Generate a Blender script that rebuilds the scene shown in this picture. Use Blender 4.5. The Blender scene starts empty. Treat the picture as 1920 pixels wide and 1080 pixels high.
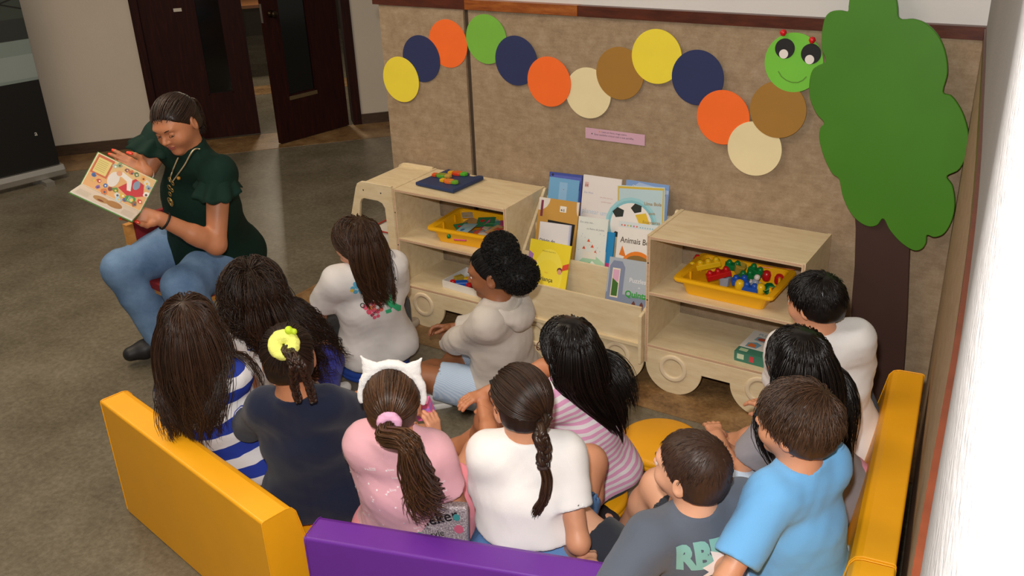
import bpy, bmesh, math, random
import numpy as np
from mathutils import Vector, Matrix
from mathutils.bvhtree import BVHTree
random.seed(7); rng = np.random.default_rng(7)
SC = bpy.context.scene; COL = SC.collection
f32 = np.float32
# ------------------------------------------------------------------ camera
CAM_H = 2.05
RV = np.array([[0.84249496, 0.5373126, -0.03869648],      # image right, image down, view direction in world axes
               [0.19589936, -0.37249573, -0.90712203],
               [-0.50182237, 0.75666512, -0.41908497]])
FPX = 1779.57
cd = bpy.data.cameras.new('camera'); cam = bpy.data.objects.new('camera', cd); COL.objects.link(cam)
r, d, f = RV
cam.matrix_world = Matrix(((r[0], -d[0], -f[0], 0), (r[1], -d[1], -f[1], 0), (r[2], -d[2], -f[2], CAM_H), (0, 0, 0, 1)))
cd.sensor_width = 36; cd.lens = FPX / 1920 * 36; cd.clip_start = .03; cd.clip_end = 60
SC.camera = cam
# ------------------------------------------------------------------ world, lights, exposure
SC.view_settings.view_transform = 'Standard'; SC.view_settings.look = 'None'
SC.view_settings.exposure = 0.0; SC.view_settings.gamma = 1; SC.view_settings.use_curve_mapping = False
W = bpy.data.worlds.new('world'); SC.world = W; W.use_nodes = True
bg = W.node_tree.nodes['Background']; bg.inputs[0].default_value = (1.0, .90, .76, 1); bg.inputs[1].default_value = .21
def area(name, loc, target, size, power, color, sy=None):
    l = bpy.data.lights.new(name, 'AREA'); l.energy = power; l.color = color; l.size = size
    if sy: l.shape = 'RECTANGLE'; l.size_y = sy
    o = bpy.data.objects.new(name, l); COL.objects.link(o); o.location = loc
    o.rotation_euler = (Vector(target) - Vector(loc)).to_track_quat('-Z', 'Y').to_euler(); return o
area('camera_flash', (-.07, .02, 2.20), (-1.25, 2.5, .3), .06, 60, (1, .97, .93))
area('ceiling_lamp_left', (-4.5, 2.0, 3.3), (-4.5, 2.0, 0), 1.4, 55, (1, .82, .62))
area('ceiling_lamp_centre', (-2.2, 1.0, 3.3), (-2.2, 1.3, 0), 1.4, 36, (1, .84, .66))
area('other_room_lamp', (-7.3, 7.0, 1.9), (-5.6, 5.3, .2), .3, 24, (1, .85, .65))

# ------------------------------------------------------------------ pixel helper (1920x1080 frame)
CO = np.array([0, 0, CAM_H])
def ray(px, py): return RV.T @ np.array([(px - 960) / FPX, (py - 540) / FPX, 1.0])
def at(px, py, z): v = ray(px, py); return v * ((z - CAM_H) / v[2]) + CO
def at_y(px, py, y): v = ray(px, py); return v * (y / v[1]) + CO
def at_plane(px, py, p0, n):
    v = ray(px, py); p0 = np.array(p0, float); n = np.array(n, float)
    return CO + v * ((p0 - CO) @ n) / (v @ n)

# ------------------------------------------------------------------ materials
MATS = {}
def srgb(h):
    h = h.lstrip('#'); c = [int(h[i:i + 2], 16) / 255 for i in (0, 2, 4)]
    return tuple(x / 12.92 if x <= .04045 else ((x + .055) / 1.055) ** 2.4 for x in c)
class NT:
    def __init__(s, name):
        s.m = bpy.data.materials.new(name); s.m.use_nodes = True; s.t = s.m.node_tree
        s.b = s.t.nodes['Principled BSDF']; MATS[name] = s.m
    def n(s, typ, **kw):
        o = s.t.nodes.new(typ)
        for k, v in kw.items():
            if k in o.inputs: o.inputs[k].default_value = v
            else: setattr(o, k, v)
        return o
    def l(s, a, b): s.t.links.new(a, b)
    def coord(s, kind='Object', scale=(1, 1, 1), rot=(0, 0, 0)):
        tc = s.n('ShaderNodeTexCoord'); mp = s.n('ShaderNodeMapping')
        mp.inputs['Scale'].default_value = scale; mp.inputs['Rotation'].default_value = rot
        s.l(tc.outputs[kind], mp.inputs[0]); return mp.outputs[0]
    def noise(s, vec, scale, detail=4, rough=.55):
        o = s.n('ShaderNodeTexNoise'); o.inputs['Scale'].default_value = scale; o.inputs['Detail'].default_value = detail
        o.inputs['Roughness'].default_value = rough; s.l(vec, o.inputs['Vector']); return o.outputs['Fac']
    def ramp(s, fac, stops):
        o = s.n('ShaderNodeValToRGB'); cr = o.color_ramp
        while len(cr.elements) < len(stops): cr.elements.new(.5)
        for e, (p, c) in zip(cr.elements, stops): e.position = p; e.color = (*c, 1)
        s.l(fac, o.inputs[0]); return o.outputs[0]
    def bump(s, h, strength, dist=.01):
        o = s.n('ShaderNodeBump'); o.inputs['Strength'].default_value = strength; o.inputs['Distance'].default_value = dist
        s.l(h, o.inputs['Height']); s.l(o.outputs[0], s.b.inputs['Normal'])
def mul(c, k): return tuple(min(1, x * k) for x in c)
def plain(name, hexc, rough=.5, metal=0, var=.06, vscale=8, bump=0, bscale=300, spec=.5, sheen=0):
    if name in MATS: return MATS[name]
    t = NT(name); c = srgb(hexc) if isinstance(hexc, str) else hexc
    co = t.coord(); n = t.noise(co, vscale, 3)
    t.l(t.ramp(n, [(.3, mul(c, 1 - var)), (.7, mul(c, 1 + var))]), t.b.inputs['Base Color'])
    t.b.inputs['Roughness'].default_value = rough; t.b.inputs['Metallic'].default_value = metal
    t.b.inputs['Specular IOR Level'].default_value = spec
    if sheen: t.b.inputs['Sheen Weight'].default_value = sheen; t.b.inputs['Sheen Roughness'].default_value = .6
    if bump: t.bump(t.noise(co, bscale, 2), bump, .002)
    return t.m
def ink(hexc): return plain('ink_' + hexc.lstrip('#'), hexc, .55, var=.02)
def mat_felt():
    t = NT('felt'); co = t.coord()
    fine = t.noise(co, 160, 3, .7); mid = t.noise(co, 22, 6, .7); st = t.noise(t.coord(scale=(1, 1, 6)), 14, 5, .7)
    m = t.n('ShaderNodeMath', operation='MULTIPLY_ADD'); t.l(fine, m.inputs[0]); m.inputs[1].default_value = .35; t.l(mid, m.inputs[2])
    m2 = t.n('ShaderNodeMath', operation='MULTIPLY_ADD'); t.l(st, m2.inputs[0]); m2.inputs[1].default_value = .5; t.l(m.outputs[0], m2.inputs[2])
    m3 = t.n('ShaderNodeMath', operation='MULTIPLY'); t.l(m2.outputs[0], m3.inputs[0]); m3.inputs[1].default_value = .54
    t.l(t.ramp(m3.outputs[0], [(.30, srgb('#87725b')), (.5, srgb('#a08a70')), (.72, srgb('#b7a38a'))]), t.b.inputs['Base Color'])
    t.b.inputs['Roughness'].default_value = .95; t.b.inputs['Specular IOR Level'].default_value = .1
    t.bump(m.outputs[0], .5, .004); return t.m
def mat_floor():
    t = NT('floor_vinyl'); co = t.coord()
    a = t.noise(co, 2.2, 6, .7); b = t.noise(co, 45, 5, .7)
    m = t.n('ShaderNodeMath', operation='MULTIPLY_ADD'); t.l(b, m.inputs[0]); m.inputs[1].default_value = .8; t.l(a, m.inputs[2])
    m3 = t.n('ShaderNodeMath', operation='MULTIPLY'); t.l(m.outputs[0], m3.inputs[0]); m3.inputs[1].default_value = .55
    t.l(t.ramp(m3.outputs[0], [(.32, srgb('#534b3c')), (.5, srgb('#6f6756')), (.68, srgb('#898070'))]), t.b.inputs['Base Color'])
    t.b.inputs['Roughness'].default_value = .27; t.b.inputs['Specular IOR Level'].default_value = .35; t.bump(b, .08, .003); return t.m
def mat_border():
    t = NT('floor_border'); co = t.coord()
    a = t.noise(co, 5, 7, .75); b = t.noise(co, 60, 4, .7)
    m = t.n('ShaderNodeMath', operation='MULTIPLY_ADD'); t.l(b, m.inputs[0]); m.inputs[1].default_value = .4; t.l(a, m.inputs[2])
    m3 = t.n('ShaderNodeMath', operation='MULTIPLY'); t.l(m.outputs[0], m3.inputs[0]); m3.inputs[1].default_value = .7
    t.l(t.ramp(m3.outputs[0], [(.36, srgb('#5c4128')), (.5, srgb('#8a6a44')), (.66, srgb('#a98960'))]), t.b.inputs['Base Color'])
    t.b.inputs['Roughness'].default_value = .35; t.bump(b, .06, .003); return t.m
def mat_plaster(name, hexc, bstr):
    t = NT(name); co = t.coord(); n = t.noise(co, 75, 3, .5); c = srgb(hexc)
    t.l(t.ramp(t.noise(co, 1.3, 4), [(.3, mul(c, .95)), (.7, mul(c, 1.03))]), t.b.inputs['Base Color'])
    t.b.inputs['Roughness'].default_value = .8; t.b.inputs['Specular IOR Level'].default_value = .2
    t.bump(n, bstr, .006); return t.m
def mat_wood(name, c1, c2, c3, scale=(3, 3, 30), rough=.45, rot=(0, 0, 0), big=4):
    t = NT(name); co = t.coord(scale=scale, rot=rot); n = t.noise(co, big, 6, .6); n2 = t.noise(co, big * 6, 3, .6)
    m = t.n('ShaderNodeMath', operation='MULTIPLY_ADD'); t.l(n2, m.inputs[0]); m.inputs[1].default_value = .25; t.l(n, m.inputs[2])
    m3 = t.n('ShaderNodeMath', operation='MULTIPLY'); t.l(m.outputs[0], m3.inputs[0]); m3.inputs[1].default_value = .8
    t.l(t.ramp(m3.outputs[0], [(.3, srgb(c1)), (.5, srgb(c2)), (.7, srgb(c3))]), t.b.inputs['Base Color'])
    t.b.inputs['Roughness'].default_value = rough; t.bump(n2, .05, .002); return t.m
felt = mat_felt(); floor_m = mat_floor(); border_m = mat_border()
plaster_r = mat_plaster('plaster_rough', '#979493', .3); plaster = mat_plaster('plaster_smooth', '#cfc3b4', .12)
plaster_u = mat_plaster('plaster_upper', '#dcd8d4', .12)
birch = mat_wood('birch_plywood', '#d3bc94', '#decba5', '#e6d6b4', (2, 9, 9)); birch_edge = mat_wood('birch_edge', '#b08a6c', '#c9a688', '#d4b59b', (1, 1, 60), big=8)
trimwood = mat_wood('trim_wood', '#3d1a10', '#522516', '#66301c', (2, 12, 12), .35)
doorwood = mat_wood('door_wood', '#1d0a07', '#2b0f0b', '#38160f', (14, 14, 1.2), .6)
doorwood.node_tree.nodes['Principled BSDF'].inputs['Specular IOR Level'].default_value = .15
dkglass = plain('dark_glass', '#0c0b0a', .12, var=.02)
skirt_m = mat_wood('skirting_wood', '#33241b', '#43301f', '#523d2b', (3, 3, 20), .4)
foam_y = plain('yellow_leatherette', '#fbb016', .42, var=.03, bump=.12, bscale=700)
foam_p = plain('purple_leatherette', '#6a2c98', .42, var=.03, bump=.12, bscale=700)
def led_(c): return c

# ------------------------------------------------------------------ mesh helpers
def raw(name, verts, faces, mats, parent=None, loc=None, smooth=False, midx=None):
    me = bpy.data.meshes.new(name); me.from_pydata([tuple(map(float, v)) for v in verts], [], [tuple(map(int, q)) for q in faces])
    return fin(name, me, mats, parent, loc, smooth, midx)
def npmesh(name, V, Q, mats, parent=None, loc=None, smooth=True, midx=None, k=4):
    me = bpy.data.meshes.new(name); V = np.ascontiguousarray(V, dtype=f32); Q = np.ascontiguousarray(Q, dtype=np.int32)
    me.vertices.add(len(V)); me.vertices.foreach_set('co', V.ravel())
    me.loops.add(Q.size); me.loops.foreach_set('vertex_index', Q.ravel())
    me.polygons.add(len(Q)); me.polygons.foreach_set('loop_start', np.arange(0, Q.size, k, dtype=np.int32))
    me.polygons.foreach_set('loop_total', np.full(len(Q), k, dtype=np.int32)); me.update(calc_edges=True)
    return fin(name, me, mats, parent, loc, smooth, midx)
def fin(name, me, mats, parent, loc, smooth, midx=None):
    for m in (mats if isinstance(mats, (list, tuple)) else [mats]): me.materials.append(m)
    if smooth: me.polygons.foreach_set('use_smooth', np.ones(len(me.polygons), dtype=bool))
    if midx is not None: me.polygons.foreach_set('material_index', np.asarray(midx, dtype=np.int32))
    o = bpy.data.objects.new(name, me); COL.objects.link(o)
    if parent: o.parent = parent
    if loc is not None: o.location = loc
    return o
def thing(name, label, cat, loc=(0, 0, 0), rz=0, group=None, rot=None):
    o = bpy.data.objects.new(name, None); COL.objects.link(o); o.empty_display_size = .05
    o.location = loc; o.rotation_euler = rot if rot else (0, 0, rz); o['label'] = label; o['category'] = cat
    if group: o['group'] = group
    return o
def tag(o, label, cat, group=None):
    o['label'] = label; o['category'] = cat
    if group: o['group'] = group
    return o
def struct(o): o['kind'] = 'structure'; return o
def bm_obj(name, bm, mats, parent=None, loc=None, smooth=False, bevel=0, seg=2, angle=None):
    if bevel: bmesh.ops.bevel(bm, geom=[e for e in bm.edges if e.is_manifold and e.calc_face_angle(0) > .5], offset=bevel, segments=seg, affect='EDGES', profile=.5, clamp_overlap=True)
    bmesh.ops.recalc_face_normals(bm, faces=bm.faces)
    me = bpy.data.meshes.new(name); bm.to_mesh(me); bm.free(); return fin(name, me, mats, parent, loc, smooth)
def bx(bm, x0, x1, y0, y1, z0, z1, M=None):
    v = [bm.verts.new((x, y, z)) for x in (x0, x1) for y in (y0, y1) for z in (z0, z1)]
    for q in ((0, 1, 3, 2), (4, 6, 7, 5), (0, 4, 5, 1), (2, 3, 7, 6), (0, 2, 6, 4), (1, 5, 7, 3)): bm.faces.new([v[i] for i in q])
    if M is not None:
        for a in v: a.co = M @ a.co
    return bm
def box(name, x0, x1, y0, y1, z0, z1, m, parent=None, bevel=0, seg=2, loc=None, M=None, smooth=False):
    return bm_obj(name, bx(bmesh.new(), x0, x1, y0, y1, z0, z1, M), m, parent, loc, smooth, bevel, seg)
def prism(name, pts, M, h, m, parent=None, bevel=0, seg=2, smooth=False, holes=(), loc=None):
    """2D outline (u,v) extruded by h along the third axis of M (4x4)."""
    bm = bmesh.new(); es = []
    for loop in [pts] + list(holes):
        vs = [bm.verts.new((p[0], p[1], 0)) for p in loop]
        es += [bm.edges.new((vs[i], vs[(i + 1) % len(vs)])) for i in range(len(vs))]
    if holes:
        bmesh.ops.triangle_fill(bm, edges=es, use_beauty=True)
    else: bm.faces.new(list(bm.verts))
    ret = bmesh.ops.extrude_face_region(bm, geom=list(bm.faces))
    for g in ret['geom']:
        if isinstance(g, bmesh.types.BMVert): g.co.z += h
    bmesh.ops.transform(bm, matrix=M, verts=bm.verts)
    return bm_obj(name, bm, m, parent, loc, smooth, bevel, seg)
def frame_M(o, u, v, w):
    return Matrix(((u[0], v[0], w[0], o[0]), (u[1], v[1], w[1], o[1]), (u[2], v[2], w[2], o[2]), (0, 0, 0, 1)))
def circ(cx, cy, r, n=40, ry=None): ry = ry or r; return [(cx + r * math.cos(6.28318 * i / n), cy + ry * math.sin(6.28318 * i / n)) for i in range(n)]
def lathe(name, prof, m, parent=None, loc=None, n=48, smooth=True, M=None):
    V = []; Q = []; k = len(prof)
    for i in range(n):
        a = 2 * math.pi * i / n
        for (rr, z) in prof: V.append((rr * math.cos(a), rr * math.sin(a), z))
    for i in range(n):
        j = (i + 1) % n
        for q in range(k - 1): Q.append((i * k + q, j * k + q, j * k + q + 1, i * k + q + 1))
    if M is not None: V = [tuple(M @ Vector(v)) for v in V]
    return raw(name, V, Q, m, parent, loc, smooth)
def tubes(paths, radii, sides=5, flat=1.0):
    """paths (n,s,3), radii (n,s) -> verts, quads; flat squashes the section along the second normal."""
    P = np.asarray(paths, float); R = np.asarray(radii, float); n, s, _ = P.shape
    T = np.gradient(P, axis=1); T /= np.linalg.norm(T, axis=2, keepdims=True) + 1e-9
    ref = np.tile(np.array([.13, .27, .95]), (n, 1)); N = np.zeros_like(P)
    a = np.cross(T[:, 0], ref); bad = np.linalg.norm(a, axis=1) < .2
    a[bad] = np.cross(T[bad, 0], np.array([1., 0, 0])); a /= np.linalg.norm(a, axis=1, keepdims=True) + 1e-9
    N[:, 0] = a
    for i in range(1, s):
        a = N[:, i - 1] - T[:, i] * (N[:, i - 1] * T[:, i]).sum(1, keepdims=True); N[:, i] = a / (np.linalg.norm(a, axis=1, keepdims=True) + 1e-9)
    B = np.cross(T, N); an = np.linspace(0, 2 * np.pi, sides, endpoint=False)
    V = P[:, :, None] + R[:, :, None, None] * (np.cos(an)[None, None, :, None] * N[:, :, None] + flat * np.sin(an)[None, None, :, None] * B[:, :, None])
    idx = np.arange(n * s * sides).reshape(n, s, sides); nx = np.roll(idx, -1, axis=2)
    Q = np.stack([idx[:, :-1], nx[:, :-1], nx[:, 1:], idx[:, 1:]], -1).reshape(-1, 4)
    return V.reshape(-1, 3), Q
def tube_obj(name, paths, radii, m, parent=None, loc=None, sides=6, flat=1.0, closed=False):
    if closed: paths = [list(p) + [p[0], p[1]] for p in paths]; 
    if np.isscalar(radii): radii = np.full((len(paths), len(paths[0])), radii)
    V, Q = tubes(paths, radii, sides, flat); return npmesh(name, V, Q, m, parent, loc)
def smooth_path(pts, n=24):
    P = np.array(pts, float); k = len(P); t = np.linspace(0, k - 1, n); out = []
    for x in t:
        i = min(int(x), k - 2); u = x - i; p0 = P[max(i - 1, 0)]; p1 = P[i]; p2 = P[i + 1]; p3 = P[min(i + 2, k - 1)]
        out.append(.5 * ((2 * p1) + (-p0 + p2) * u + (2 * p0 - 5 * p1 + 4 * p2 - p3) * u * u + (-p0 + 3 * p1 - 3 * p2 + p3) * u ** 3))
    return np.array(out)
# ------------------------------------------------------------------ flat print (covers, lettering, badges)
TXT = {}
def text_tris(s, bold=0.0):
    key = (s, bold)
    if key not in TXT:
        c = bpy.data.curves.new('t', 'FONT'); c.body = s; c.size = 1; c.offset = bold; c.resolution_u = 3
        o = bpy.data.objects.new('t', c); COL.objects.link(o)
        dg = bpy.context.evaluated_depsgraph_get(); dg.update()
        me = bpy.data.meshes.new_from_object(o.evaluated_get(dg)); me.calc_loop_triangles()
        V = [(v.co.x, v.co.y) for v in me.vertices]; F = [tuple(t.vertices) for t in me.loop_triangles]
        bpy.data.objects.remove(o); bpy.data.curves.remove(c); bpy.data.meshes.remove(me)
        w = max([v[0] for v in V] or [1]); TXT[key] = (V, F, w)
    return TXT[key]
class Flat:
    def __init__(s): s.V = []; s.F = []; s.mi = []; s.m = []; s.lv = 0; s.L = []
    def mat(s, hexc):
        m = ink(hexc) if isinstance(hexc, str) else hexc
        if m not in s.m: s.m.append(m)
        return s.m.index(m)
    def poly(s, pts, c, up=True):
        if up: s.lv += 1
        b = len(s.V); s.V += [(p[0], p[1]) for p in pts]; s.L += [s.lv] * len(pts); s.F.append(tuple(range(b, b + len(pts)))); s.mi.append(s.mat(c)); return s
    def rect(s, x0, y0, x1, y1, c): return s.poly([(x0, y0), (x1, y0), (x1, y1), (x0, y1)], c)
    def disc(s, x, y, r, c, ry=None, n=20): return s.poly(circ(x, y, r, n, ry), c)
    def line(s, pts, w, c):
        P = [Vector(p) for p in pts]; L_ = []; R_ = []
        for i, p in enumerate(P):
            t = (P[min(i + 1, len(P) - 1)] - P[max(i - 1, 0)]).normalized(); nn = Vector((-t.y, t.x)) * w / 2; L_.append(p + nn); R_.append(p - nn)
        s.lv += 1
        for i in range(len(P) - 1): s.poly([L_[i], R_[i], R_[i + 1], L_[i + 1]], c, up=False)
        return s
    def text(s, t, x, y, size, c, bold=0.0, rot=0, center=False, sx=1.0, arc=None):
        V, F, w = text_tris(t, bold); s.lv += 1; b = len(s.V); ca, sa = math.cos(rot), math.sin(rot); o = -w / 2 if center else 0
        for (a, q) in V:
            a = (a + o) * size * sx; q *= size
            s.V.append((x + a * ca - q * sa, y + a * sa + q * ca)); s.L.append(s.lv)
        k = s.mat(c)
        for t_ in F: s.F.append(tuple(b + i for i in t_)); s.mi.append(k)
        return s
    def build(s, name, M, parent=None, off=.0004, base=.0006, loc=None, project=None, cell=.012):
        ids = sorted(set(s.L)); bb = {}
        for v, l in zip(s.V, s.L): q = bb.setdefault(l, [9, 9, -9, -9]); q[0] = min(q[0], v[0]); q[1] = min(q[1], v[1]); q[2] = max(q[2], v[0]); q[3] = max(q[3], v[1])
        nl = {}
        for i, l in enumerate(ids):
            a = bb[l]; nl[l] = 1 + max([nl[m] for m in ids[:i] if bb[m][0] < a[2] and bb[m][2] > a[0] and bb[m][1] < a[3] and bb[m][3] > a[1]] or [0])
        s.L = [nl[l] for l in s.L]
        if project is None:
            V = [M @ Vector((v[0], v[1], base + off * l)) for v, l in zip(s.V, s.L)]
            return raw(name, V, s.F, s.m, parent, loc, False, s.mi)
        bm = bmesh.new(); lay = bm.verts.layers.float.new('lv'); vs = []
        for v, l in zip(s.V, s.L): a = bm.verts.new((v[0], v[1], 0)); a[lay] = l; vs.append(a)
        for q, k in zip(s.F, s.mi):
            try: fa = bm.faces.new([vs[i] for i in q]); fa.material_index = k
            except ValueError: pass
        xs = [v[0] for v in s.V]; ys = [v[1] for v in s.V]
        for ax, lo, hi in ((0, min(xs), max(xs)), (1, min(ys), max(ys))):
            g = lo + cell
            while g < hi:
                co = (g, 0, 0) if ax == 0 else (0, g, 0); no = (1, 0, 0) if ax == 0 else (0, 1, 0)
                bmesh.ops.bisect_plane(bm, geom=bm.verts[:] + bm.edges[:] + bm.faces[:], plane_co=co, plane_no=no, dist=1e-6); g += cell
        tree, dirn = project; dead = []
        dv = Vector(dirn).normalized()
        for a in bm.verts:
            p = M @ a.co; hit = tree.ray_cast(p - dv * .0, dv, 1.2)
            if hit[0] is None: dead.append(a); continue
            a.co = hit[0] - dv * (base + off * max(a[lay], 1)) + hit[1] * .0008 * (1 if hit[1].dot(dv) < 0 else -1)
        bmesh.ops.delete(bm, geom=dead, context='VERTS')
        me = bpy.data.meshes.new(name); bm.to_mesh(me); bm.free(); return fin(name, me, s.m, parent, loc, True)
# ================================================================== SETTING
FW = 3.49                                                # felt wall face
XL = -2.985
# curved right wall, plan points of the trim's outer face
RW = [(-.425, 3.56), (-.416, 3.497), (-.337, 2.934), (-.263, 2.397), (-.213, 2.033), (-.163, 1.643), (-.119, 1.26), (-.094, 1.01), (-.069, .75), (-.040, .48), (.0, .2), (.045, -.05), (.16, -.7)]
def strip(name, pts, off0, off1, z0, z1, m, bevel=0):
    """a wall band following the plan polyline, between two sideways offsets (towards +x)."""
    P = smooth_path([(*p, 0) for p in pts], 40); V = []; Q = []
    for x, y, _ in P: V += [(x + off0, y, z0), (x + off0, y, z1), (x + off1, y, z1), (x + off1, y, z0)]
    for i in range(len(P) - 1):
        a = 4 * i; b = a + 4
        Q += [(a, b, b + 1, a + 1), (a + 1, b + 1, b + 2, a + 2), (a + 2, b + 2, b + 3, a + 3), (a + 3, b + 3, b, a)]
    n = len(V); Q += [(0, 1, 2, 3), (n - 4, n - 1, n - 2, n - 3)]
    return raw(name, V, Q, m)
struct(box('floor', -12, .4, -1.5, 10.5, -.1, 0, floor_m))
# far wall direction
wd = Vector((.671, .742, 0)).normalized(); wn = Vector((.742, -.671, 0)).normalized()
FO = Vector((-7.055, 4.006, 0))
MF = frame_M(FO, wd, wn, Vector((0, 0, 1)))              # u along the wall, v towards the camera, w up
MF = Matrix(((wd.x, wn.x, 0, FO.x), (wd.y, wn.y, 0, FO.y), (0, 0, 1, 0), (0, 0, 0, 1)))
def u_of(p): return (Vector((p[0], p[1], 0)) - FO).dot(wd)
uL = u_of((-6.411, 4.627)); uR = u_of((-5.33, 5.83)) + .03
struct(box('wall_left', 0, uL, -.18, 0, 0, 3.2, plaster, M=MF))
struct(box('wall_far', uR, uR + 3.4, -.18, 0, 0, 3.2, plaster, M=MF))
struct(box('wall_above_door', uL, uR, -.18, 0, 2.2, 3.2, plaster, M=MF))
struct(box('baseboard_left', 0, uL, -.01, .018, 0, .085, skirt_m, M=MF, bevel=.004))
struct(box('baseboard_far', uR, uR + 3.4, -.01, .018, 0, .085, skirt_m, M=MF, bevel=.004))
# brown border bands in the floor, 3 mm sheet inlays
struct(box('floor_border_felt', -3.40, -.35, 2.985, FW + .02, 0, .003, border_m))
struct(box('floor_border_far', -.6, 4.4, 0, .47, 0, .003, border_m, M=MF))
struct(box('floor_border_other_room', .6, 4.4, -1.9, -1.5, 0, .003, border_m, M=MF))
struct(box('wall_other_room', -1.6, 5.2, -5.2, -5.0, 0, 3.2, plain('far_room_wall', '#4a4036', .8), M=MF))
# divider wall with felt face
struct(box('wall_back', XL + .01, -.40, FW + .02, FW + .14, 0, 3.2, plaster_u))
def felt_panel(name, x0, x1, y, sag):
    nx, nz = 16, 10; V = []; Q = []
    for j in range(nz + 1):
        for i in range(nx + 1):
            x = x0 + (x1 - x0) * i / nx; z = 1.44 * j / nz
            V.append((x, y - sag * math.sin(3.1 * j / nz) * (.4 + .6 * math.sin(5 * x + 3 * z) ** 2), z))
    for j in range(nz):
        for i in range(nx): a = j * (nx + 1) + i; Q.append((a, a + 1, a + nx + 2, a + nx + 1))
    b = len(V); V += [(x0, FW + .02, 0), (x1, FW + .02, 0), (x1, FW + .02, 1.44), (x0, FW + .02, 1.44)]
    k = nz * (nx + 1)
    Q += [tuple([b] + [j * (nx + 1) for j in range(nz + 1)] + [b + 3]), tuple([b + 1, b + 2] + [j * (nx + 1) + nx for j in range(nz, -1, -1)]),
          tuple([k + i for i in range(nx + 1)] + [b + 2, b + 3])]
    return raw(name, V, Q, felt, smooth=False)
struct(box('wall_panel_gap_shade', -2.52, -2.47, FW + .006, FW + .022, 0, 1.44, plain('painted_gap_shade', '#4a3c2e', .95)))  # dark backing strip, its colour paints the shade in the panel gap
struct(felt_panel('wall_panel_left', XL, -2.506, FW - .006, .003))
struct(felt_panel('wall_panel_back', -2.484, -.40, FW, .004))
struct(box('trim_6', -2.49, -1.93, FW - .0165, FW + .02, 1.425, 1.4665, mat_wood('trim_wood_light', '#6e3413', '#94501f', '#b06a30', (2, 12, 12), .35), bevel=.003))
struct(box('trim_1', XL - .03, -.40, FW - .014, FW + .03, 1.424, 1.466, trimwood, bevel=.004))
struct(box('wall_end_cap', XL - .004, XL + .012, FW + .004, FW + .15, 0, 1.424, felt))
# right wall: rough white plaster above, trim, felt below
struct(strip('wall_right', RW, .0, .22, 1.462, 3.2, plaster_r))
struct(strip('wall_right_lower', RW, .02, .22, 0, 1.462, plaster_r))
struct(strip('trim_2', RW, -.007, .03, 1.424, 1.463, plain('trim_wood_right', '#5a2a17', .35, var=.15, vscale=20)))
struct(strip('wall_panel_right', RW, -.004, .03, .0, 1.43, felt))
# ------------------------------------------------------------------ double door
frame_parts = struct(box('door_frame', uL, uR, -.19, .02, 2.12, 2.2, doorwood, M=MF, bevel=.005))
struct(box('trim_3', uL, uL + .06, -.19, .02, 0, 2.12, doorwood, M=MF, bevel=.005))
struct(box('trim_4', uR - .07, uR, -.19, .02, 0, 2.12, doorwood, M=MF, bevel=.005))
def door_leaf(name, M, w, g0, g1, bottom=.36):
    root = bpy.data.objects.new(name, None); COL.objects.link(root); root.matrix_world = M; root['kind'] = 'structure'
    bm = bmesh.new(); bx(bm, 0, g0, -.02, .02, .01, 2.11); bx(bm, g1, w, -.02, .02, .01, 2.11)
    bx(bm, g0, g1, -.02, .02, .01, bottom); bx(bm, g0, g1, -.02, .02, 1.95, 2.11)
    bm_obj('door_panel', bm, doorwood, root, bevel=.004)
    box('pane', g0, g1, -.004, .004, bottom, 1.95, dkglass, root)
    bd = bmesh.new(); e = .012
    for (a, b, c, d_) in ((g0, g0 + e, bottom, 1.95), (g1 - e, g1, bottom, 1.95), (g0, g1, bottom, bottom + e), (g0, g1, 1.95 - e, 1.95)): bx(bd, a, b, -.016, .016, c, d_)
    bm_obj('glazing_bead', bd, doorwood, root)
    return root
hL = MF @ Vector((uL + .06, -.03, 0))
l1 = door_leaf('door_1', Matrix(((wd.x, wn.x, 0, hL.x), (wd.y, wn.y, 0, hL.y), (0, 0, 1, 0), (0, 0, 0, 1))), .755, .40, .60)
hR = Vector((-5.43, 5.80, 0)); fe = Vector((-5.545, 5.13, 0)); dv = (hR - fe).normalized(); dn = Vector((dv.y, -dv.x, 0))
l2 = door_leaf('door_2', Matrix(((dv.x, dn.x, 0, fe.x), (dv.y, dn.y, 0, fe.y), (0, 0, 1, 0), (0, 0, 0, 1))), (hR - fe).length, .13, .40)
kn = lathe('door_knob', [(0, 0), (.026, 0), (.027, .006), (.012, .01), (.012, .035), (.026, .045), (.029, .06), (.022, .07), (0, .073)], plain('aged_brass', '#3a2c20', .3, .9), l2, loc=(.065, .02, 1.0), n=24, M=Matrix.Rotation(-math.pi / 2, 4, 'X'))
box('latch_plate', -.003, .001, -.012, .012, .94, 1.08, plain('steel', '#b9b6b0', .3, .9), l2)
box('threshold_strip', .13, .40, .0195, .023, .33, .36, plain('dull_brass', '#8a7657', .35, .8), l2)
box('paper_notice', .25, .31, .0205, .0215, 1.02, 1.045, plain('notice_paper', '#c9c2b4', .7), l1, loc=(.0, 0, 0))
# table with steel legs in the other room
tb = thing('side_table', 'small wooden table with steel legs seen through the open door gap', 'table', tuple(MF @ Vector((uL + .60, -2.6, 0))), math.atan2(wd.y, wd.x))
box('table_top', -.5, .5, -.3, .3, .70, .73, plain('table_wood', '#8a5a34', .4), tb, bevel=.004)
for sx in (-1, 1):
    for sy in (-1, 1): box('leg', sx * .45 - .018, sx * .45 + .018, sy * .26 - .018, sy * .26 + .018, 0, .70, plain('steel', '#b9b6b0', .3, .9), tb)
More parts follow.
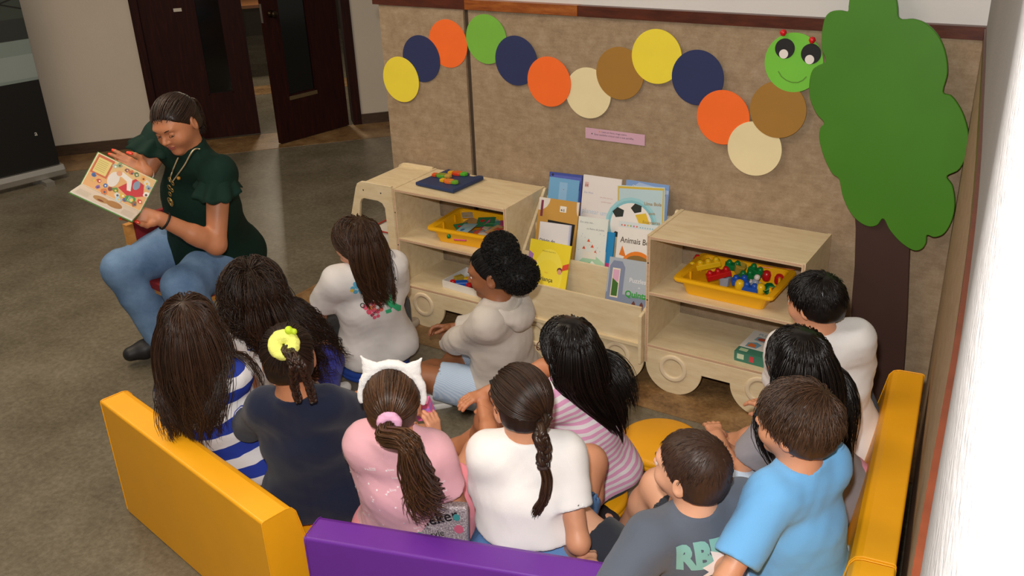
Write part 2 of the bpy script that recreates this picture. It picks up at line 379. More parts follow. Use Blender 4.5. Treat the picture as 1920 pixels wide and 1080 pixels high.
# ------------------------------------------------------------------ roll-up banner
bn = thing('rollup_banner', 'black roll-up banner with a pale picture field standing against the left edge', 'banner', (-6.50, 3.38, 0), math.radians(78))
bl = plain('banner_black', '#0d0c0b', .45, var=.02)
box('banner_sheet', -.42, .42, -.003, .003, .10, 2.05, bl, bn)
alu = plain('brushed_aluminium', '#c3c0ba', .3, .85)
prism('base', [(-.045, .03), (.045, .03), (.045, .07), (.03, .105), (-.03, .105), (-.045, .07)], Matrix(((0, 0, 1, -.44), (1, 0, 0, 0), (0, 1, 0, 0), (0, 0, 0, 1))), .88, alu, bn, bevel=.006)
for sx in (-.28, .28): box('foot', sx - .03, sx + .03, -.14, .14, 0, .03, alu, bn, bevel=.006)
box('top_rail', -.43, .43, -.012, .012, 2.04, 2.07, alu, bn, bevel=.004)
fl = Flat(); fl.rect(-.42, .72, .42, 1.25, '#7d8a86').rect(-.42, 1.12, .42, 1.5, '#39413a').rect(-.42, 1.30, .1, 1.44, '#7c7a50').rect(-.1, .74, .42, .9, '#8f9a98').rect(.0, 1.0, .42, 1.14, '#2b2f2c').text('a', .30, .34, .05, '#cfcfc8').line([(.1, 1.2), (.42, 1.28)], .01, '#15130f').line([(.1, 1.3), (.42, 1.2)], .01, '#15130f')
fl.build('banner_print', Matrix(((1, 0, 0, 0), (0, 0, -1, -.003), (0, 1, 0, 0), (0, 0, 0, 1))), bn, off=.0003)
struct(box('trim_5', -.075, .0, -.19, .03, 0, 3.2, skirt_m, M=MF, bevel=.004))
struct(box('wall_left_corner', -.6, -.07, -.4, -.2, 0, 3.2, plaster, M=MF))

# ================================================================== CATERPILLAR AND TREE ON THE FELT
MW = Matrix(((1, 0, 0, 0), (0, 0, -1, 0), (0, 1, 0, 0), (0, 0, 0, 1)))      # u=x, v=z, w=-y
def on_wall(x, y, z): return Matrix.Translation((x, y, z)) @ MW
CC = {'y': '#f2dc3c', 'n': '#27305c', 'o': '#fb6f24', 'g': '#78b83e', 'c': '#ecdcae', 'b': '#a3762f'}
NM = {'y': 'yellow', 'n': 'navy', 'o': 'orange', 'g': 'green', 'c': 'cream', 'b': 'ochre brown'}
discs = [('y', -2.883, 1.085, 2, 'first of the caterpillar at the far left end'), ('n', -2.755, 1.191, 1, 'second from the left end, between yellow and orange'), ('o', -2.599, 1.269, 0, 'left of the dark seam in the felt'),
         ('g', -2.389, 1.302, 0, 'just right of the dark seam in the felt'), ('n', -2.236, 1.221, 1, 'between the green disc and an orange one'), ('o', -2.071, 1.145, 2, 'between a navy and a cream disc'),
         ('c', -1.884, 1.113, 1, 'above the pink paper notice'), ('b', -1.736, 1.208, 2, 'left of the top yellow disc'), ('y', -1.574, 1.288, 3, 'at the middle crest between brown and navy'),
         ('n', -1.398, 1.221, 4, 'right of the crest yellow disc'), ('o', -1.285, 1.077, 5, 'above the right shelf, below a navy disc'), ('c', -1.151, .97, 6, 'lowest of all, beside the tree'), ('b', -1.071, 1.131, 7, 'just under the smiling head')]
for k, x, z, lv, where in discs:
    y = FW - .006 - .0035 * lv
    o = prism('foam_disc', circ(0, 0, .107, 56), MW, .0032, plain('foam_' + NM[k].replace(' ', '_'), CC[k], .75, var=.03, bump=.1, bscale=500), loc=(x, y, z), bevel=.0006, seg=1)
    tag(o, '%s round foam disc on the felt, %s' % (NM[k], where), 'disc', 'caterpillar body discs on the felt wall')
hd = thing('caterpillar_head', 'bright green smiling caterpillar head disc with big black eyes on the felt', 'decoration', (-1.027, FW - .03, 1.309))
prism('face_disc', circ(0, 0, .107, 64), MW, .004, plain('foam_bright_green', '#76c63e', .7, var=.03), hd, bevel=.0006, seg=1)
hp = lambda px, py: (lambda p: ((p[0] + 1.027), (p[2] - 1.309)))(at_y(px, py, FW - .03))
for (px, py) in ((1472.5, 90.5), (1521.5, 100.5)):
    a = hp(px, py); e = prism('eye', circ(a[0], a[1], .036, 40), on_wall(0, -.0042, 0), .002, plain('foam_black', '#17171a', .6), hd)
for (px, py) in ((1470.5, 100.5), (1519, 111)):
    a = hp(px, py); prism('eye_highlight', circ(a[0], a[1], .0165, 32), on_wall(0, -.0064, 0), .0015, plain('foam_white', '#efe6e0', .6), hd)
for (px, py) in ((1471, 60), (1525, 74)):
    a = hp(px, py); lathe('antenna_bead', [(0, -.0125), (.007, -.0105), (.0125, 0), (.009, .009), (0, .0125)], plain('bead_red', '#d31620', .35), hd, loc=(a[0], -.014, a[1]), n=20)
sm = [hp(x, y) for x, y in ((1460, 133), (1466, 143), (1475, 150), (1486, 154), (1497, 154), (1506, 150), (1513, 143))]
Flat().line(sm, .004, '#5d8f2c').build('smile', on_wall(0, -.0042, 0), hd)
# tree
def lobes(pts, n=7):
    """outline made of arcs bulging between consecutive notch points: (x, z, bulge)"""
    out = []
    for i, (x, z, b) in enumerate(pts):
        x2, z2, _ = pts[(i + 1) % len(pts)]; dx, dz = x2 - x, z2 - z
        for j in range(n):
            t = j / n; s_ = math.sin(math.pi * t) ** .72 * b; out.append((x + dx * t + dz * s_ * -1, z + dz * t + dx * s_))
    return out
tr = thing('cardboard_tree', 'tall flat cutout tree with green cloud-shaped crown and brown trunk in the corner', 'tree', (-.62, 3.40, 0))
notch = [(-.872, 1.492, .32), (-.672, 1.497, .36), (-.500, 1.262, .36), (-.437, .968, .26), (-.485, .752, .30), (-.585, .700, .0), (-.645, .775, .34), (-.812, .918, .30), (-.893, 1.06, .26), (-.905, 1.335, .30)]
crown_px = [(1591, 12), (1594, -8), (1604, -40), (1625, -62), (1650, -60), (1672, -35), (1682, 8), (1686, 35), (1712, 36), (1735, 44), (1755, 62), (1768, 85), (1775, 112), (1776, 140), (1768, 173), (1783, 180), (1796, 196), (1808, 220), (1816, 255), (1812, 290), (1798, 318), (1775, 331), (1786, 350), (1790, 385), (1784, 415), (1770, 438), (1752, 445), (1738, 441), (1736, 456), (1728, 467), (1715, 470), (1700, 463), (1684, 450), (1668, 431), (1656, 410), (1645, 422), (1630, 425), (1612, 417), (1594, 398), (1580, 368), (1573, 336), (1560, 325), (1545, 295), (1536, 262), (1538, 240), (1545, 230), (1530, 212), (1518, 182), (1518, 150), (1526, 128), (1548, 115), (1541, 92), (1541, 62), (1546, 36), (1556, 23), (1574, 20), (1589, 22)]
cp = [at_y(x, y, 3.385) for x, y in crown_px]
pp = smooth_path([(p[0], p[2], 0) for p in cp] + [(cp[0][0], cp[0][2], 0)], 230)[:-1]
prism('crown', [(p[0] + .62, p[1]) for p in pp][::-1], on_wall(0, 0, 0), .016, plain('tree_green', '#44811a', .5, var=.08, vscale=3), tr, bevel=.002, seg=1)
tk = [at_y(x, y, 3.40) for x, y in ((1601, 380), (1604, 430), (1602, 500), (1597, 560), (1594, 620), (1596, 700), (1606, 760))]; tk2 = [at_y(x, y, 3.40) for x, y in ((1706, 440), (1703, 520), (1700, 600), (1695, 680), (1690, 740))]
L_ = [(p[0] + .62, p[2]) for p in tk] + [(-.10, 0.001)]; R_ = [(.125, 0.001)] + [(p[0] + .62, p[2]) for p in tk2[::-1]]
prism('trunk', L_ + R_, on_wall(0, .016, 0), .014, plain('trunk_brown', '#3f2720', .6, var=.1, vscale=5), tr, bevel=.0015, seg=1)
# notice
nt = prism('paper_notice', [(0, 0), (.278, 0), (.278, .047), (0, .047)], MW, .0008, plain('pink_paper', '#d3a9bd', .6, var=.02), loc=(-1.900, FW - .0065, .917))
tag(nt, 'narrow pink paper notice with two small printed lines pinned to the felt', 'notice')
Flat().disc(.068, .036, .0035, '#e0a02c').text('Leva um livro, traga outro.', .078, .0325, .011, '#5f5560').disc(.032, .0235, .003, '#3d5a50').text('Este cantinho cresce com a sua partilha', .043, .019, .0115, '#5f5560').build('printed_lines', on_wall(0, -.0008, 0), nt, off=.0001, base=.0002)

# ================================================================== FOAM BENCHES
def foam_bench(name, label, p0, p1, m, seat_w=.25, side=1, ln=None, lift=0):
    """p0->p1 outer top edge on the ground plan, seat on the left of that direction when side=1."""
    a = Vector((p0[0], p0[1], 0)); b = Vector((p1[0], p1[1], 0)); u = (b - a).normalized(); L = ln or (b - a).length; v = Vector((-u.y, u.x, 0)) * side
    root = thing(name, label, 'sofa', (a.x, a.y, 0), group='soft play sofas'); M = Matrix(((u.x, v.x, 0, 0), (u.y, v.y, 0, 0), (0, 0, 1, 0), (0, 0, 0, 1)))
    Mp = M @ Matrix(((0, 0, 1, 0), (1, 0, 0, 0), (0, 1, 0, 0), (0, 0, 0, 1)))       # profile (v, z) extruded along u
    prof = [(.0, .002), (.0, .447), (.004, .452), (.078, .452), (.094, .446), (.106, .428), (.150, .20), (.150, .002)]
    prism('backrest', prof, Mp, L, m, root, bevel=.004, seg=2)
    prof2 = [(.152, .002), (.152, .198), (.158, .203), (.128 + seat_w - .012, .203), (.128 + seat_w, .19), (.128 + seat_w, .002)]
    prism('seat', prof2, Mp, L, m, root, bevel=.006, seg=2)
    seams = []
    for uu in (.0, L):
        pth = [(.0, .012), (.0, .2), (.0, .43), (.0, .444), (.002, .4505), (.009, .4525), (.03, .4525), (.076, .4525), (.086, .450), (.094, .4465), (.100, .438), (.1055, .43), (.12, .355), (.1485, .21)]
        seams.append([tuple(M @ Vector((uu + (-.001 if uu == 0 else .001), q[0], q[1]))) for q in pth])
    for sm_ in seams: tube_obj('seam_piping', [sm_], .0018, m, root, sides=6)
    return root
foam_bench('foam_sofa', 'yellow leatherette foam sofa at the front left with its back to the camera', (-2.643, 1.500), (-1.706, 1.318), foam_y)
foam_bench('foam_sofa', 'purple leatherette foam sofa at the front centre, cut by the lower edge', (-1.561, 1.331), (-.65, 1.605), foam_p, ln=.87)
foam_bench('foam_sofa', 'yellow leatherette foam sofa by the right wall, nearer the tree', (-.236, 1.978), (-.362, 2.945), foam_y)
foam_bench('foam_sofa', 'yellow leatherette foam sofa by the right wall, cut by the lower right edge', (-.112, 1.02), (-.234, 1.966), foam_y)
# round floor cushions
def cushion(cx, cy, r, m, label):
    o = lathe('floor_cushion', [(0, 0), (r - .012, 0), (r - .003, .006), (r, .02), (r - .0025, .0235), (r - .0025, .0265), (r, .03), (r - .004, .046), (r - .016, .053), (0, .056)], m, None, (cx, cy, 0), 64)
    tag(o, label, 'cushion', 'round floor cushions'); return o
c1 = at(1240, 822, .055); cushion(c1[0], c1[1], .155, foam_y, 'empty round yellow floor cushion in front of the bookcase wheels')
c2 = at(1093, 918, .055); cushion(c2[0], c2[1], .155, foam_y, 'round yellow floor cushion under the girl in pink stripes')
c3 = at(700, 668, .055); cushion(c3[0], c3[1], .155, plain('blue_leatherette', '#2b4da8', .42), 'round blue floor cushion under the girl in the printed white shirt')
# ================================================================== TRUCK BOOKCASES
FY, BY, TOPZ, TH = 3.137, 3.462, .674, .014
def wheel_outline(x0, x1, zt, zc, cx, r=.122, n=22):
    """front skirt board between x0 and x1 (zc..zt) with wheel discs hanging below to the floor."""
    pts = [(x0, zt), (x0, zc)]
    for c in cx:
        a0 = math.asin(max(-1, min(1, (zc - .122) / r)))
        for i in range(n + 1):
            a = math.pi - a0 + (math.pi + 2 * a0) * i / n
            pts.append((c + r * math.cos(a), max(.0005, .122 + r * math.sin(a))))
    pts += [(x1, zc), (x1, zt)]
    out = [pts[0]]
    for p in pts[1:]:
        if (Vector(p) - Vector(out[-1])).length > .0012: out.append(p)
    return out
def skirt(root, x0, x1, cx, ring=True):
    prism('front_skirt', wheel_outline(x0, x1, .189, .117, cx), on_wall(0, FY + .012, 0), .012, birch, root, bevel=.0012, seg=1)
    for c in cx:
        lathe('wheel_ring', [(.040, 0), (.040, .0035), (.046, .005), (.055, .005), (.060, .0035), (.060, 0)], plain('pale_ring', '#e2cfae', .5), root, n=48, M=on_wall(c, FY, .118) )
def shelf_unit(x0, x1, label, cx):
    r_ = thing('bookcase', label, 'bookcase', (0, 0, 0), group='plywood truck bookcases')
    for a in (x0, x1 - TH): box('side_panel', a, a + TH, FY, BY, .117, TOPZ + .003, birch, r_, bevel=.003)
    for nm, z in (('top_board', TOPZ), ('shelf', .436), ('bottom_board', .203)):
        box(nm, x0 + TH, x1 - TH, FY + .001, BY, z - TH, z, birch, r_, bevel=.002)
        box('shelf_edge', x0 + TH, x1 - TH, FY - .0005, FY + .002, z - TH + .003, z - .003, birch_edge, r_)
    for a in (x0, x1 - TH): box('panel_edge', a + .003, a + TH - .003, FY - .0006, FY + .002, .12, TOPZ, birch_edge, r_)
    skirt(r_, x0, x1, cx)
    for c in (x0 + .05, x1 - .05): prism('back_foot', wheel_outline(c - .045, c + .045, .19, .117, []) [:1] + [(c - .045, .0005), (c + .045, .0005), (c + .045, .19)], on_wall(0, BY, 0), .014, birch, r_)
    for z in (.56, .40): 
        lathe('screw', [(0, 0), (.003, 0), (.003, .001), (0, .001)], plain('screw_dark', '#3a3a3c', .4, .8), r_, n=12, M=Matrix.Translation((x0 + .007, FY - .0005, z)) @ MW)
    return r_
U1 = (-2.712, -2.095); U2 = (-1.443, -.827)
shelf_unit(*U1, 'birch plywood bookcase left of the picture books, puzzle board on top', [-2.585, -2.222])
shelf_unit(*U2, 'birch plywood bookcase right of the picture books, tray of building blocks inside', [-1.316, -.954])
# cab
cab = thing('truck_cab', 'plywood truck cab with window cutouts at the left end of the bookcases', 'bookcase', (0, 0, 0))
out = [(-3.05, .02), (-3.045, .20), (-2.985, .49), (-2.934, .645), (-2.922, .668), (-2.900, .680), (-2.870, .683), (-2.716, .683), (-2.716, .02)]
hole = [(-2.948, .40), (-2.915, .575), (-2.905, .592), (-2.888, .600), (-2.805, .600), (-2.780, .592), (-2.766, .570), (-2.762, .44), (-2.762, .40), (-2.775, .385), (-2.93, .385)]
prism('front_panel', out, on_wall(0, FY + .014, 0), .014, birch, cab, bevel=.0015, seg=1, holes=[hole])
prism('back_panel', out, on_wall(0, BY, 0), .014, birch, cab, bevel=.0015, seg=1, holes=[hole])
box('roof', -2.905, -2.716, FY + .014, BY - .014, .655, .668, birch, cab)
box('seat_board', -3.0, -2.716, FY + .014, BY - .014, .19, .204, birch, cab)
for x in (-2.886, -2.781): lathe('screw', [(0, 0), (.0035, 0), (.0035, .001), (0, .001)], plain('screw_dark', '#3a3a3c', .4, .8), cab, n=12, M=Matrix.Translation((x, FY, .641)) @ MW)
bag = thing('fabric_basket', 'white fabric basket with red edging inside the truck cab', 'basket', (-2.83, 3.30, .204))
bagm = plain('white_canvas', '#d6cfc2', .9, bump=.4, bscale=400)
prism('basket_body', [(-.10, -.10), (.105, -.10), (.105, .10), (-.10, .10)], Matrix(), .215, bagm, bag, bevel=.02, seg=3, smooth=True)
redm = plain('red_binding', '#b3382c', .7)
for z in (.03, .215):
    tube_obj('red_edging', [[(x, y, z) for x, y in ((-.085, -.103), (.09, -.103), (.108, -.085), (.108, .085), (.09, .103), (-.085, .103), (-.103, .085), (-.103, -.085))]], .004, redm, bag, closed=True)
prism('handle_block', circ(0, 0, .02, 20), Matrix.Translation((.07, 0, .215)), .03, birch, bag, bevel=.004)
# sloping book rack between them
rack = thing('book_rack', 'plywood picture-book rack with three stepped ledges between the two bookcases', 'bookcase', (0, 0, 0))
X0, X1 = -2.0935, -1.4445
prof = [(3.105, .117), (3.462, .117), (3.462, .667), (3.450, .677), (3.438, .674), (3.165, .352), (3.105, .335)]
MS = lambda x: Matrix(((0, 0, 1, x), (1, 0, 0, 0), (0, 1, 0, 0), (0, 0, 0, 1)))
for x in (X0, X1 - TH): prism('side_panel', prof, MS(x), TH, birch, rack, bevel=.002, seg=1)
LED = [(3.128, .215, .190, .362), (3.238, .300, .205, .452), (3.348, .400, .30, .545)]
for y, zf, z0, z1 in LED:
    box('ledge_front', X0 + TH, X1 - TH, y, y + .011, z0, z1, birch, rack, bevel=.0015, seg=1)
    box('ledge_floor', X0 + TH, X1 - TH, y + .011, y + .110, zf - .01, zf, birch, rack)
box('back_board', X0 + TH, X1 - TH, 3.45, 3.460, .19, .640, birch, rack)
box('bottom_board', X0 + TH, X1 - TH, 3.115, 3.45, .189, .203, birch, rack)
skirt(rack, X0, X1, [-1.970, -1.568])
# ------------------------------------------------------------------ books on the rack
def book(label, ledge, TL, TR, art, back='#e9e4dc', tilt=.28, dy=0.0, th=.006, h=None, zb=None, pages='#e8e0d0'):
    y, zf, _, _ = LED[ledge]; zb = zf + .001 if zb is None else zb; yb = y + .014 + dy; n = np.array([0, 1, -tilt])
    p0 = (0, yb, zb); a = Vector(at_plane(*TL, p0, n)); b = Vector(at_plane(*TR, p0, n)); w = (b - a).length; u = (b - a).normalized()
    wv = Vector((0, -1, tilt)).normalized(); v = wv.cross(u).normalized()
    hh = h or min((q.z - zb) / max(v.z, .1) for q in (a, b)); o = a - v * hh
    if h is None: o = a - v * hh
    r_ = thing('picture_book', label, 'book', tuple(o), group='picture books on the rack'); Ml = Matrix(((u.x, v.x, wv.x, 0), (u.y, v.y, wv.y, 0), (u.z, v.z, wv.z, 0), (0, 0, 0, 1)))
    prism('page_block', [(.002, .002), (w - .002, .002), (w - .002, hh - .002), (.002, hh - .002)], Ml @ Matrix.Translation((0, 0, -th + .001)), th - .002, ink(pages), r_)
    bm = bmesh.new(); bx(bm, 0, w, 0, hh, -.0012, 0); bx(bm, 0, w, 0, hh, -th - .001, -th + .0002); bx(bm, -.001, .0004, 0, hh, -th - .001, 0)
    bmesh.ops.transform(bm, matrix=Ml, verts=bm.verts); bm_obj('cover', bm, ink(back), r_)
    F = Flat(); art(F, w, hh); F.build('cover_print', Ml, r_, off=.00025, base=.0003); return r_
def flower(F, x, y, r, c): 
    for i in range(5): F.disc(x + r * math.cos(i * 1.257), y + r * math.sin(i * 1.257), r * .6, c, n=8)
def a_blue(F, w, h): F.rect(0, 0, w, h, '#3f4fa0').rect(w * .05, h * .9, w * .98, h * .97, '#5763b5').text('Cantigas', w * .45, h * .925, .009, '#8d93cf').disc(w * .1, h * .97, .006, '#2a2545')
def a_kids(F, w, h):
    F.rect(0, 0, w, h, '#6fa8d2').rect(0, 0, w, h * .42, '#7fa56a').rect(0, h * .36, w, h * .44, '#8db489').rect(w * .35, h * .6, w * .62, h * .95, '#8db8dc')
    for i, (x, c) in enumerate(((.12, '#4b6a3c'), (.2, '#39506b'), (.42, '#2c3f66'), (.5, '#5a3b49'), (.62, '#2f6a8a'), (.72, '#27406b'), (.82, '#35609a'), (.92, '#3c4f66'))):
        F.poly([(w * x - .004, h * .38), (w * x + .004, h * .38), (w * x + .002, h * .62), (w * x - .002, h * .62)], c); F.disc(w * x, h * .65, .0035, '#3a2c28' if i % 2 else '#c99b78', n=10)
    F.disc(w * .5, h * .2, .004, '#e5e04a').text('As Crianças', w * .3, h * .06, .014, '#e3e24c', bold=.01).disc(w * .5, h * .86, .002, '#c8574f', n=8)
def a_grav(F, w, h):
    F.rect(0, 0, w, h, '#e6dfdc').poly([(w * .05, h * .86), (w * .15, h * .86), (w * .15, h * .92), (w * .05, h * .92)], '#d6b3ae').text('DK', w * .055, h * .87, .013, '#a8655f', bold=.02).text('Zita West', w * .04, h * .79, .011, '#9aa3c4')
    F.text('planear uma', w * .03, h * .56, .030, '#b9c9de', sx=.92).text('gravidez', w * .03, h * .40, .045, '#8fa6c8', sx=.92).text('guia prático para uma', w * .48, h * .76, .007, '#c98f95').text('gravidez saudável', w * .52, h * .71, .007, '#c98f95').disc(w * .93, h * .87, .004, '#d8a2a2', n=10).text('para pais', w * .62, h * .15, .01, '#9db3d6')
    for i, c in enumerate(('#51733c', '#2f3c4a', '#8aa3bd', '#d9b48e')): F.rect(w * (.32 + .17 * i), h * .22, w * (.47 + .17 * i), h * .34, c); F.disc(w * (.39 + .17 * i), h * .28, .006, ('#a98561', '#c8c8c8', '#e8d8c8', '#b8794f')[i], n=10)
    F.rect(w * .66, h * .06, w * .97, h * .21, '#c9947a')
def a_sky(F, w, h): F.rect(0, 0, w, h, '#7e9fd2').poly([(0, h * .86), (w, h * .9), (w, h * .94), (w * .3, h * .99)], '#a9bddd').disc(w * .18, h * .94, .006, '#dcd8d0').disc(w * .18, h * .94, .003, '#4a5a6a').poly([(w * .82, h * .3), (w * .97, h * .3), (w * .97, h * .9), (w * .82, h * .88)], '#8d9ec4').rect(w * .88, h * .66, w * .94, h * .8, '#5f7fb4')
def a_ball(F, w, h):
    F.rect(0, 0, w, h, '#c9dad8').rect(w * .015, h * .0, w * .985, h * .99, '#d3b43e').rect(w * .04, h * .0, w * .96, h * .965, '#b9d2da').poly([(w * .04, 0), (w * .96, 0), (w * .96, h * .34), (w * .2, h * .17), (w * .04, h * .17)], '#e9d873')
    cx, cy, r = w * .31, h * .52, h * .275; F.disc(cx, cy, r * 1.25, '#9dcfd8').disc(cx, cy, r * 1.12, '#84c0cc').disc(cx, cy, r, '#ece7e3', n=32)
    for a, s in ((2.4, .30), (1.25, .28), (-1.9, .26), (-.7, .24), (.3, .0), (3.7, .20)):
        x, y = cx + r * .82 * math.cos(a), cy + r * .82 * math.sin(a)
        if s: F.poly([(x + r * s * math.cos(a + .6 + k * 1.257), y + r * s * .8 * math.sin(a + .6 + k * 1.257)) for k in range(5)], '#2a2f2b')
    F.poly([(cx - r * .5, cy - r * .25), (cx + r * .15, cy + r * .1), (cx + r * .1, cy - r * .1), (cx - r * .3, cy - r * .45)], '#e0a62c').poly([(cx + r * .2, cy + r * .5), (cx + r * .7, cy + r * .6), (cx + r * .95, cy), (cx + r * .6, cy - r * .7), (cx + r * .5, cy - r * .1)], '#e3be35').poly([(cx - r * .1, cy - r * .1), (cx + r * .4, cy - r * .1), (cx + r * .5, cy - r * .5), (cx, cy - r * .3)], '#d9d4cc').poly([(cx - r * .5, cy - r * .4), (cx - r * .1, cy - r * .5), (cx - r * .2, cy - r * .75), (cx - r * .45, cy - r * .65)], '#6d7d7b')
    F.text('Uma Bola', w * .58, h * .78, .020, '#a98a4c', bold=.01).text('sem', w * .68, h * .67, .018, '#a98a4c', bold=.01).text('Fronteiras', w * .56, h * .56, .019, '#a98a4c', bold=.01).text('Vamos pelos quatro', w * .58, h * .43, .0085, '#6f7fa8').text('cantos do mundo', w * .68, h * .37, .0085, '#6f7fa8')
    F.disc(w * .62, h * .16, .006, '#e5dcd2', n=12).disc(w * .62, h * .175, .007, '#b99434', n=12).disc(w * .62, h * .155, .0045, '#e9dccb', n=12).poly([(w * .58, h * .0), (w * .66, h * .0), (w * .64, h * .1), (w * .6, h * .1)], '#d3622b').text('Editora do Mar', w * .76, h * .2, .006, '#b7a55e')
def a_gold(F, w, h):
    F.rect(0, 0, w, h, '#b88a3c').rect(0, h * .3, w, h, '#c49443').disc(w * .5, h * .45, w * .42, '#caa050').poly([(0, h)] + [(w * .28 * math.cos(a), h - w * .28 * math.sin(a)) for a in np.linspace(0, 1.57, 9)], '#ded6cf').rect(w * .06, h * .78, w * .12, h * .97, '#7c2d4a').poly([(w, h)] + [(w - w * .06 * math.cos(a), h - w * .3 * math.sin(a)) for a in np.linspace(0, 1.57, 9)][::-1], '#ded6cf')
    F.rect(w * .54, h * .86, w * .70, h * .93, '#e9e4da').text('4-5', w * .56, h * .87, .015, '#333333', bold=.02).poly([(w * .28, h * .44), (w * .93, h * .40), (w * .95, h * .74), (w * .27, h * .75)], '#15130f')
    for k in range(5): F.line([(w * .33, h * (.70 - .035 * k)), (w * .88, h * (.69 - .035 * k))], .0018, '#8c887e')
def a_diario(F, w, h):
    F.rect(0, 0, w, h, '#dcd9da').rect(w * .95, 0, w, h, '#b9bdd8').text('Diário do', w * .03, h * .78, .020, '#3c3a40', bold=.02).text('S', w * .03, h * .42, .075, '#8fa05a', sx=.6).text('a', w * .23, h * .47, .042, '#d8574a').text('l', w * .36, h * .47, .055, '#e38a4a').text('v', w * .43, h * .47, .040, '#4f9a55', bold=.01).text('ador', w * .56, h * .47, .045, '#3d3c44', sx=.85, bold=.005)
def a_crianca(F, w, h):
    F.rect(0, 0, w, h, '#ecd52b').disc(w * .52, h * .55, w * .36, '#f2e04b', ry=h * .36).disc(w * .52, h * .5, w * .3, '#f0dc3e', ry=h * .26)
    F.text('Antonio Guerreiro', w * .32, h * .86, .0085, '#8a7a3c').text('Uma', w * .44, h * .57, .009, '#e0883c').text('criança', w * .30, h * .46, .026, '#5d5a3c', bold=.02).text('uma', w * .44, h * .385, .009, '#e0883c').text('esperança', w * .30, h * .30, .021, '#6a6a40', bold=.02)
    for x, y, c, hc in ((.16, .66, '#dba36c', '#a8587a'), (.80, .62, '#d79f7c', '#6b3a28'), (.62, .1, '#e0b07c', '#dd8c2e')):
        F.disc(w * x, h * y + .006, .013, hc, n=14).disc(w * x, h * y, .011, c, n=14)
    F.poly([(w * .0, h * .66), (w * .1, h * .7), (w * .12, h * .8), (0, h * .84)], '#a574b5').poly([(w * .85, h * .64), (w, h * .68), (w, h * .76), (w * .86, h * .72)], '#dc4a34').poly([(w * .55, 0), (w * .72, 0), (w * .68, h * .07), (w * .58, h * .07)], '#8fcbb0')
    for x, y in ((.3, .2), (.34, .26), (.74, .3)): F.disc(w * x, h * y, .002, '#d9563c', n=8)
def a_castle(F, w, h):
    F.rect(0, 0, w, h, '#dfe2dc').poly([(0, 0), (w, 0), (w, h * .42), (w * .7, h * .5), (w * .25, h * .46), (0, h * .36)], '#a9cfae').poly([(w * .1, h * .32), (w * .5, h * .42), (w * .6, h * .3), (w * .3, h * .2), (w * .05, h * .2)], '#7fb88b').line([(w * .55, h * .42), (w * .75, h * .36), (w * .6, h * .26), (w * .8, h * .14), (w * .7, 0)], .014, '#e7ebe2')
    F.text('Era uma vez...', w * .06, h * .92, .012, '#7a7e86').text('no Reino de Judeia', w * .3, h * .84, .011, '#7a7e86')
    for x, y in ((.26, .58), (.40, .68), (.54, .61), (.66, .54)): F.rect(w * x - .005, h * y - .02, w * x + .005, h * y, '#e4ded2').poly([(w * x - .008, h * y), (w * x + .008, h * y), (w * x, h * y + .014)], '#d8562e')
    F.rect(w * .24, h * .46, w * .7, h * .55, '#e6e0d4'); 
    for i in range(14): F.disc(w * (.08 + .86 * ((i * .37) % 1)), h * (.56 + .26 * ((i * .61) % 1)), .002, '#9fbccb', n=6)
    F.poly([(0, 0), (w * .35, 0), (w * .4, h * .1), (w * .28, h * .24), (w * .1, h * .2)], '#4c5aa0').disc(w * .3, h * .26, .009, '#dba36c', n=12).disc(w * .28, h * .285, .007, '#6aa85a', n=10).poly([(w * .34, 0), (w * .55, 0), (w * .5, h * .06), (w * .36, h * .08)], '#d98a3a').rect(w * .66, h * .04, w * .86, h * .06, '#c4652c').rect(w * .66, h * .09, w * .9, h * .11, '#c4652c')
    F.poly([(w * .12, h * .12), (w * .24, h * .26), (w * .26, h * .25), (w * .15, h * .10)], '#7a4326')
def a_pink(F, w, h): F.rect(0, 0, w, h, '#1f86bf').rect(0, 0, w, h * .52, '#c2397b').rect(0, h * .2, w * .6, h * .66, '#c3bf35').rect(0, h * .08, w * .55, h * .45, '#d7d3ce').disc(w * .28, h * .3, w * .2, '#2b2b2b').rect(0, h * .14, w, h * .17, '#9a5bb0')
def a_cat(F, w, h):
    F.rect(0, 0, w, h, '#e7e2dc').rect(0, h * .93, w, h, '#d4dde0'); s_ = w
    for i in range(6): F.disc(s_ * (.08 + .075 * i), h * .955, .004, ('#d87a6a', '#e0624f', '#d8b24a', '#8bb36a', '#d86a9a', '#e07a5a')[i], n=8)
    for i in range(8): F.disc(s_ * (.54 + .06 * i), h * .95, .003, '#86b8c9', n=8)
    F.text('Animais Bebés', w * .08, h * .74, .034, '#4a3d30', bold=.01, sx=.85)
    cx, cy = w * .55, h * .38; F.poly([(w * .08, h * .58), (w * .14, h * .70), (w * .26, h * .56)], '#e07a22').poly([(w * .84, h * .56), (w * .96, h * .70), (w * 1., h * .56)], '#e07a22').disc(cx, cy, w * .45, '#e8801f', ry=h * .27, n=32).disc(cx, cy + h * .12, w * .30, '#8c6a34', ry=h * .10)
    for x in (.26, .82): F.disc(w * x, h * .40, .011, '#efe8df').disc(w * x + .002, h * .40, .006, '#2a2521')
    F.disc(w * .54, h * .36, .010, '#4d2d1c', ry=.008).line([(w * .54, h * .34), (w * .54, h * .2)], .0012, '#7a4a20').rect(0, 0, w, h * .09, '#dfd9d2')
